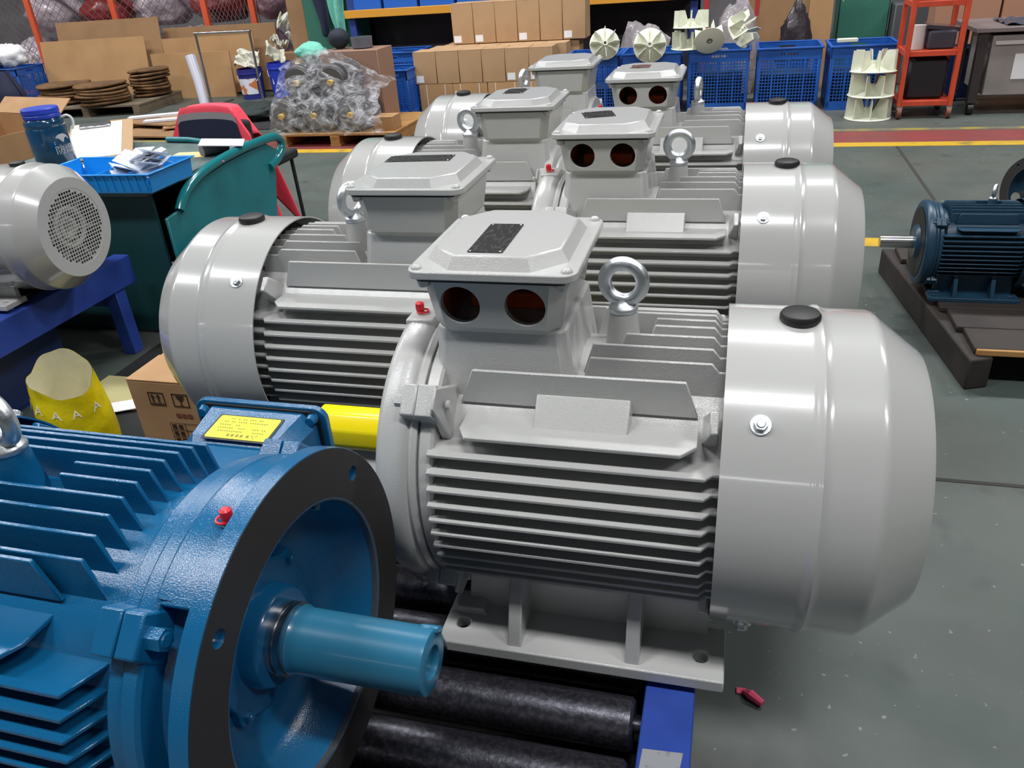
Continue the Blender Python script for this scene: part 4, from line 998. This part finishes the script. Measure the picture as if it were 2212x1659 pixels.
# ------------------------------------------------------------------ wrapped rotors on the pale pallet
pallet('pale wooden pallet carrying the film-wrapped rotors', -3.47, 6.02, 1.16, .98, .115, 0, WOODL)
ROT = mat('dark_rotor_iron', (74, 72, 74), .5, metal=.4, bump=(60, .2, .003)); YHUB = mat('yellow_hub', (206, 168, 48), .4)
rp_ = None
def rotor(loc, lab):
    global rp_
    if rp_ is None:
        t = thing('rotor', lab, 'rotor', loc, 0, 'film wrapped rotors')
        MB().lathe([(0, 0), (0, .13), (.02, .148), (.36, .148), (.38, .13), (.38, 0)], 40, 'y').build('rotor_core', ROT, t)
        MB().lathe([(-.05, 0), (-.05, .022), (-.045, .026), (0, .026)], 20, 'y').build('hub_cap', YHUB, t)
        MB().lathe([(-.012, .034), (-.012, .12), (.0, .125)], 40, 'y').build('end_ring', mat('end_ring_alloy', (120, 118, 116), .4, metal=.6), t)
        rp_ = t
    else: dup(rp_, loc, 0, lab)
for loc, lab in (((-3.97, 5.58, .266), 'left wrapped rotor in the bottom row'), ((-3.65, 5.58, .266), 'middle wrapped rotor in the bottom row'), ((-3.29, 5.58, .266), 'right wrapped rotor in the bottom row'), ((-3.80, 5.66, .535), 'left wrapped rotor in the upper row'), ((-3.47, 5.66, .53), 'right wrapped rotor in the upper row'), ((-3.66, 5.74, .80-.0), 'topmost wrapped rotor under the film')):
    if lab.startswith('topmost'): continue
    rotor(loc, lab)
carton('lower carton at the back left of the wrapped pallet', -4.04, -3.765, 6.08, 6.40, .116, .655, MATS['brown_cardboard'], flap=False)
carton('tall carton wrapped in film behind the rotors', -3.75, -3.18, 6.06, 6.42, .116, .745, mat('wrapped_cardboard', (152, 118, 100), .5), flap=False)
FILM2 = bpy.data.materials.new('clear_stretch_film'); FILM2.use_nodes = True
_n = FILM2.node_tree; _b = _n.nodes['Principled BSDF']; _o = _n.nodes['Material Output']
_b.inputs['Base Color'].default_value = lin((200, 200, 205)); _b.inputs['Roughness'].default_value = .12
_t = _n.nodes.new('ShaderNodeBsdfTransparent'); _x = _n.nodes.new('ShaderNodeMixShader'); _tc = _n.nodes.new('ShaderNodeTexCoord')
_nz = _n.nodes.new('ShaderNodeTexNoise'); _nz.inputs['Scale'].default_value = 9; _nz.inputs['Detail'].default_value = 4; _nz.inputs['Distortion'].default_value = 1.5
_r = _n.nodes.new('ShaderNodeMapRange'); _r.inputs[1].default_value = .42; _r.inputs[2].default_value = .68; _r.inputs[3].default_value = .10; _r.inputs[4].default_value = .62
_bp = _n.nodes.new('ShaderNodeBump'); _bp.inputs['Strength'].default_value = 1.0; _bp.inputs['Distance'].default_value = .06
for _a, _c in ((_tc.outputs['Object'], _nz.inputs['Vector']), (_nz.outputs['Fac'], _r.inputs[0]), (_nz.outputs['Fac'], _bp.inputs['Height']), (_bp.outputs[0], _b.inputs['Normal']), (_r.outputs[0], _x.inputs[0]), (_t.outputs[0], _x.inputs[1]), (_b.outputs[0], _x.inputs[2]), (_x.outputs[0], _o.inputs[0])): _n.links.new(_a, _c)
def drape(u, v):
    x = -4.02+1.02*u; top = .74-.42*max(u-.45, 0)*1.2-.30*max(.30-u, 0); cr = .05*fbm((u*3, v*3, 0), 1.7, 4)
    if v < .55:
        q = v/.55; z = .12+(top-.12)*q; y = 5.475+.30*q**2.2; x = -3.62+(x+3.62)*(1.12-.22*q)
    else:
        q = (v-.55)/.45; z = top+.03*math.sin(PI*q); y = 5.775+.26*q
    return (x+cr*.5, y+cr*.7-.02, z+cr*.35)
tag(MB().grid(drape, 60, 60).build('stretch_film', FILM2, smooth=70), 'crumpled clear stretch film draped over the rotors on the pallet', 'plastic film')
lump('mint_cloth', 'mint green cloth lying on top of the wrapped bundle', (-3.91, 6.2, .655), (.14, .12, .08), mat('mint_cloth', (110, 186, 168), .8, bump=(10, .6, .02)), 6.1, 'cloth')
lump('bowler_hat', 'dark round cap lying behind the mint cloth', (-3.64, 6.28, .745), (.10, .10, .09), mat('navy_cap', (28, 34, 48), .8), 2.2, 'cap', .06)
o = MB().lathe([(0, 0), (0, .095), (.09, .10), (.09, .09), (.01, .085), (.01, 0)], 32, 'z', (-3.40, 6.25, .747)); tag(o.build('grey_tub', mat('grey_tub', (96, 100, 108), .5), smooth=40), 'low grey round tub on top of the wrapped carton', 'tub')

# clothes hanging on the left pillar
def cloth(label, x, y, ztop, zbot, w, m, seed):
    def fn(u, v): 
        ww = w*(.55+.45*math.sin(PI*min(v*.75+.2, 1))); return (x+(u-.5)*ww+.02*math.sin(6*v+seed), y-.05-.03*math.sin(9*u+3*v+seed), ztop-(ztop-zbot-.06*math.sin(5*u+seed))*v)
    tag(MB().grid(fn, 18, 26).build('hanging_cloth', m, smooth=70, solid=.006), label, 'cloth')
cloth('mint green cloth hanging from the left green pillar', -4.62, 8.40, 1.5, .60, .19, MATS['mint_cloth'], 1.0)
cloth('dark navy garment hanging on the left green pillar', -4.83, 8.40, 1.5, .74, .20, NAVY, 2.4)
o = board('brown board standing against the left side of the green pillar', (-5.28, 8.55, 0), .24, 1.5, .02, 0, .03, CARD3)

# ------------------------------------------------------------------ left background: caged plastic bags, cardboard, buckets
CAGE = mat('orange_cage_paint', (206, 84, 52), .5)
cg = thing('wire_cage', 'orange framed wire cage along the left back', 'cage', (-8.0, 9.25, 0))
for x in (-1.85, -.44, 1.0, 1.72, -3.2): MB().box(x-.04, x+.04, -.03, .03, 0, 1.9).build('post', CAGE, cg, bevel=.004)
for z in (.06, 1.85): MB().box(-3.3, 1.8, -.025, .025, z-.03, z+.03).build('rail', CAGE, cg)
wm = MB()
for k in range(-40, 28):
    x = k*.125
    for s in (-1, 1):
        x0, x1 = x, x+s*1.75; wm.tube([(max(min(x0, 1.8), -3.3), 0, .09), (max(min(x1, 1.8), -3.3), 0, 1.83)], .0035, 4)
wm_o = wm.build('wire_mesh', mat('dull_wire', (130, 122, 122), .5, metal=.6), cg, smooth=0); wm_o['kind'] = 'stuff'
BAGP = mat('grey_violet_plastic_bag', (205, 192, 200), .16, bump=(6, 1.0, .05), var=(3, (150, 134, 144), .4, .65)); REDB = mat('dark_red_plastic', (128, 42, 44), .3, bump=(6, .8, .04)); MAUVE = mat('mauve_plastic_bag', (190, 152, 166), .2, bump=(6, 1.0, .05), var=(3, (118, 88, 100), .4, .65))
bags = [(-10.4, .0, .40, .40, BAGP, 'leftmost shiny grey bag in the wire cage'), (-9.45, .0, .40, .40, BAGP, 'big shiny grey bag left of the second cage post'), (-8.5, .0, .40, .40, BAGP, 'shiny grey bag behind the second cage post'), (-7.55, .0, .40, .40, BAGP, 'shiny grey bag right of the middle cage post'), (-6.6, .0, .40, .40, MAUVE, 'mauve plastic bag at the right end of the cage'),
        (-9.0, .83, .38, .24, REDB, 'dark red bundle lying on the left grey bags'), (-7.1, .83, .40, .26, REDB, 'dark red bundle on the bags at the third post'), (-8.05, .83, .38, .26, BAGP, 'clear bag resting between the two red bundles'), (-9.95, .83, .38, .28, BAGP, 'clear bag on top at the far left of the cage'), (-6.2, .83, .36, .28, MAUVE, 'mauve bag on top at the right of the cage')]
for k, (x, z, rx_, rz_, m, lab) in enumerate(bags): lump('plastic_bag', lab, (x, 9.85, z), (rx_, .42, rz_), m, 3.3*k+1, amp=.16)
# leaning sheets
board('large brown cardboard sheet leaning at the back left, top edge bent', (-8.33, 8.75, .02), 1.62, .98, .012, .03, .16, CARD3)
board('large smooth cardboard sheet leaning in front of another, left', (-8.50, 8.62, .02), 1.62, .76, .012, .05, .14, CARD2)
board('long cardboard sheet leaning behind the tubular frame', (-6.72, 8.95, .02), 1.72, .82, .012, -.02, .10, CARD3)
board('second long cardboard sheet in front of the longest one', (-6.85, 8.82, .02), 1.42, .70, .012, .0, .10, CARD2)
board('upright cardboard sheet right behind the tubular frame', (-6.95, 8.58, .0), 1.18, .56, .03, .0, .06, CARD2)
board('narrow dark cardboard strip beside the upright sheet', (-6.20, 8.62, .0), .14, .50, .05, .2, .05, CARD3)
# tubular frame and film roll
gt = thing('tubular_frame', 'bare steel tube frame standing before the cardboard sheets', 'frame', (-5.90, 7.85, 0), -.12)
for sx in (-1, 1): MB().cyl((sx*.395, 0, 0), (sx*.395, 0, .83), .014, segs=12).build('post', STEEL, gt)
MB().cyl((-.41, 0, .83), (.41, 0, .83), .014, segs=12).build('top_tube', STEEL, gt)
for sx in (-1, 1): MB().cyl((sx*.395, 0, .010), (sx*.395, .4, .010), .012, segs=10).build('foot_tube', STEEL, gt)
o = MB().tube([(-6.27, 7.72, .035), (-6.33, 7.8, .3), (-6.42, 7.88, .585)], [.055, .062, .066], 18); tag(o.build('film_roll', mat('milky_roll', (188, 188, 200), .25), smooth=50), 'milky plastic film roll leaning against the tubular frame', 'film roll')
# brown pads on an old pallet
pallet('old grey pallet under the stacks of brown pads', -7.75, 7.85, 1.45, 1.05, .12, .12, WOODG)
PAD = mat('brown_fibre_pad', (116, 84, 52), .95, bump=(14, .7, .02), var=(8, (84, 60, 38), .4, .65))
for s_, (x, y, r, n) in enumerate(((-8.24, 7.72, .32, 6), (-7.57, 7.58, .32, 6), (-7.26, 8.12, .25, 8))):
    for k in range(n):
        rr = r*random.uniform(.93, 1.04); prof = [(0, 0), (0, rr-.01), (.016, rr), (.030, rr-.012), (.033, 0)]
        b = MB().lathe(prof, 30, 'z'); b.v = [(p[0]*(1+.05*math.sin(3*math.atan2(p[1], p[0])+k)), p[1]*(1+.04*math.cos(2*math.atan2(p[1], p[0])+k)), p[2]+.008*math.sin(2*p[0]/r+k)) for p in b.v]
        o = b.build('fibre_pad', PAD, smooth=40); o.location = (x+random.uniform(-.02, .02), y+random.uniform(-.02, .02), .13+.040*k)
        tag(o, 'round brown pad in the '+['left', 'front', 'right'][s_]+' pile on the grey pallet, '+['lowest', 'second from below', 'third from below', 'fourth from below', 'fifth from below', 'sixth from below', 'seventh from below', 'eighth from below'][k], 'pad', 'brown pads')
# crate with white bag
crate('blue crate with a white bag on it at the far left', -9.86, 8.45, .92, .50, .50)
lump('white_bag', 'white plastic bag with handles on the far left crate', (-9.58, 8.40, .505), (.22, .16, .15), mat('white_bag', (222, 222, 226), .4, bump=(10, .6, .02)), 7.7)
lump('grey_bag', 'crumpled grey bag on the far left crate', (-10.05, 8.45, .505), (.26, .2, .20), BAGP, 17.7)
# buckets and paper scraps
def bucket(label, x, y, r, h, m, band=None):
    t = thing('bucket', label, 'bucket', (x, y, 0))
    MB().lathe([(0, 0), (0, r*.86), (h*.82, r*.97), (h*.83, r*1.03), (h*.87, r*1.03), (h*.88, r*.99), (h, r*1.0), (h, r*.95), (.02, r*.82), (.02, 0)], 36, 'z').build('bucket_shell', m, t, smooth=35)
    MB().tube([(r*1.03*math.cos(a), -.02-abs(.10*math.sin(a)), h*.84-.13*abs(math.sin(a))) for a in [PI*i/14 for i in range(15)]], .004, 6).build('handle', WHITE_P, t, smooth=50)
    if band: MB().lathe([(h*.18, r*.902), (h*.70, r*.962)], 30, 'z', a0=-2.5, a1=-.6).build('bucket_label', band, t)
    return t
bucket('blue bucket with a wire handle left of the green pillar', -5.60, 8.48, .155, .41, mat('bucket_blue', (32, 56, 170), .35)); MB().box(-.05, .02, -.137, -.130, .17, .235).build('sticker', WHITE_P, bpy.data.objects['bucket'])
bucket('paint bucket with an orange and white label beside the blue bucket', -6.0, 8.42, .16, .36, mat('bucket_dark', (40, 44, 120), .4), mat('bucket_label', (198, 120, 62), .5, var=(9, (220, 220, 230), .48, .54)))
for k, (x, y, z, s_) in enumerate(((-6.0, 8.42, .475, .14), (-5.60, 8.44, .525, .12), (-5.48, 8.80, .67, .11), (-5.60, 8.82, .86, .10), (-5.72, 8.80, .62, .10))):
    def fn(u, v, s_=s_, k=k): return ((u-.5)*2*s_, (v-.5)*1.6*s_, .10*fbm((u*2, v*2, 0), 1.6, k*3.3)+.05*math.sin(5*u+k))
    o = MB().grid(fn, 12, 10).build('paper_scrap', mat('ivory_scrap', (210, 208, 192), .7), smooth=25, solid=.004); o.location = (x, y, z); o.rotation_euler = (.9-.1*k, .3*math.sin(k*2), k*.7)
    tag(o, ['crumpled white paper on the paint bucket', 'crumpled white paper between the two buckets', 'crumpled white paper above the blue bucket', 'crumpled white paper at the top next to the pillar board', 'crumpled white paper behind the blue bucket'][k], 'paper')
tag(MB().box(-5.83, -5.36, 8.66, 8.97, 0, .50).build('scrap_box', CARD3, bevel=.01), 'brown box holding scraps behind the two buckets', 'box')
# flattened cardboard pile on the floor
pile = [(-6.2, 6.35, .004, 1.25, .80, .18, CARD2, 'lowest flattened carton of the floor pile'), (-5.75, 6.25, .025, 1.0, .62, -.12, CARD3, 'flattened carton on the right of the floor pile'), (-6.35, 6.70, .042, .95, .55, .35, CARD2, 'flattened carton at the back of the floor pile'), (-5.55, 6.55, .059, .70, .50, .5, CARD2, 'small flattened carton on top of the floor pile'), (-6.05, 6.5, .076, .85, .35, -.25, CARD3, 'narrow flattened carton on top of the floor pile')]
for x, y, z, w_, h_, rz, m, lab in pile: 
    o = sheet(lab, x, y, z, w_, h_, rz, m, 'flat_carton', .014, 0, 0, 'cardboard')
FOAM = mat('white_foam', (214, 214, 224), .7)
sheet('white foam strip lying on the flattened cartons, rear one', -6.15, 6.75, .095, .72, .12, .42, FOAM, 'foam_strip', .02, 0, 0, 'foam')
sheet('white foam strip lying on the flattened cartons, front one', -5.80, 6.50, .095, .66, .11, .36, FOAM, 'foam_strip', .02, 0, 0, 'foam')
sheet('bluish foam strip at the right of the flattened cartons', -5.45, 6.85, .075, .40, .12, .1, mat('bluish_foam', (150, 162, 216), .6), 'foam_strip', .02, 0, 0, 'foam')
lump('dark_sack', 'dark cloth bundle on the floor behind the red jacket', (-5.05, 6.9, 0), (.28, .22, .10), mat('dark_green_cloth', (34, 44, 42), .8), 4.4, 'cloth')
tag(MB().box(-5.35, -4.60, 6.35, 7.2, 0, .012).build('dark_floor_sheet', mat('black_mat', (38, 38, 40), .8), bevel=.004), 'black rubber mat on the floor behind the red jacket', 'mat')
# dark garment at the far left edge
ng = thing('coat_stand', 'dark navy coat hanging at the far left edge of the picture', 'coat', (-6.50, 5.1, 0))
MB().cyl((0, 0, 0), (0, 0, .80), .015, segs=10).build('pole', KB, ng); MB().lathe([(0, 0), (0, .20), (.015, .19), (.02, 0)], 24, 'z').build('base', KB, ng)
MB().grid(lambda u, v: (.21*(1+.08*math.sin(10*u))*math.cos(2*PI*u)*(.55+.45*min(v*3, 1)), .15*math.sin(2*PI*u)*(.55+.45*min(v*3, 1)), 0.80-.58*v), 36, 14).build('coat', NAVY, ng, smooth=70)
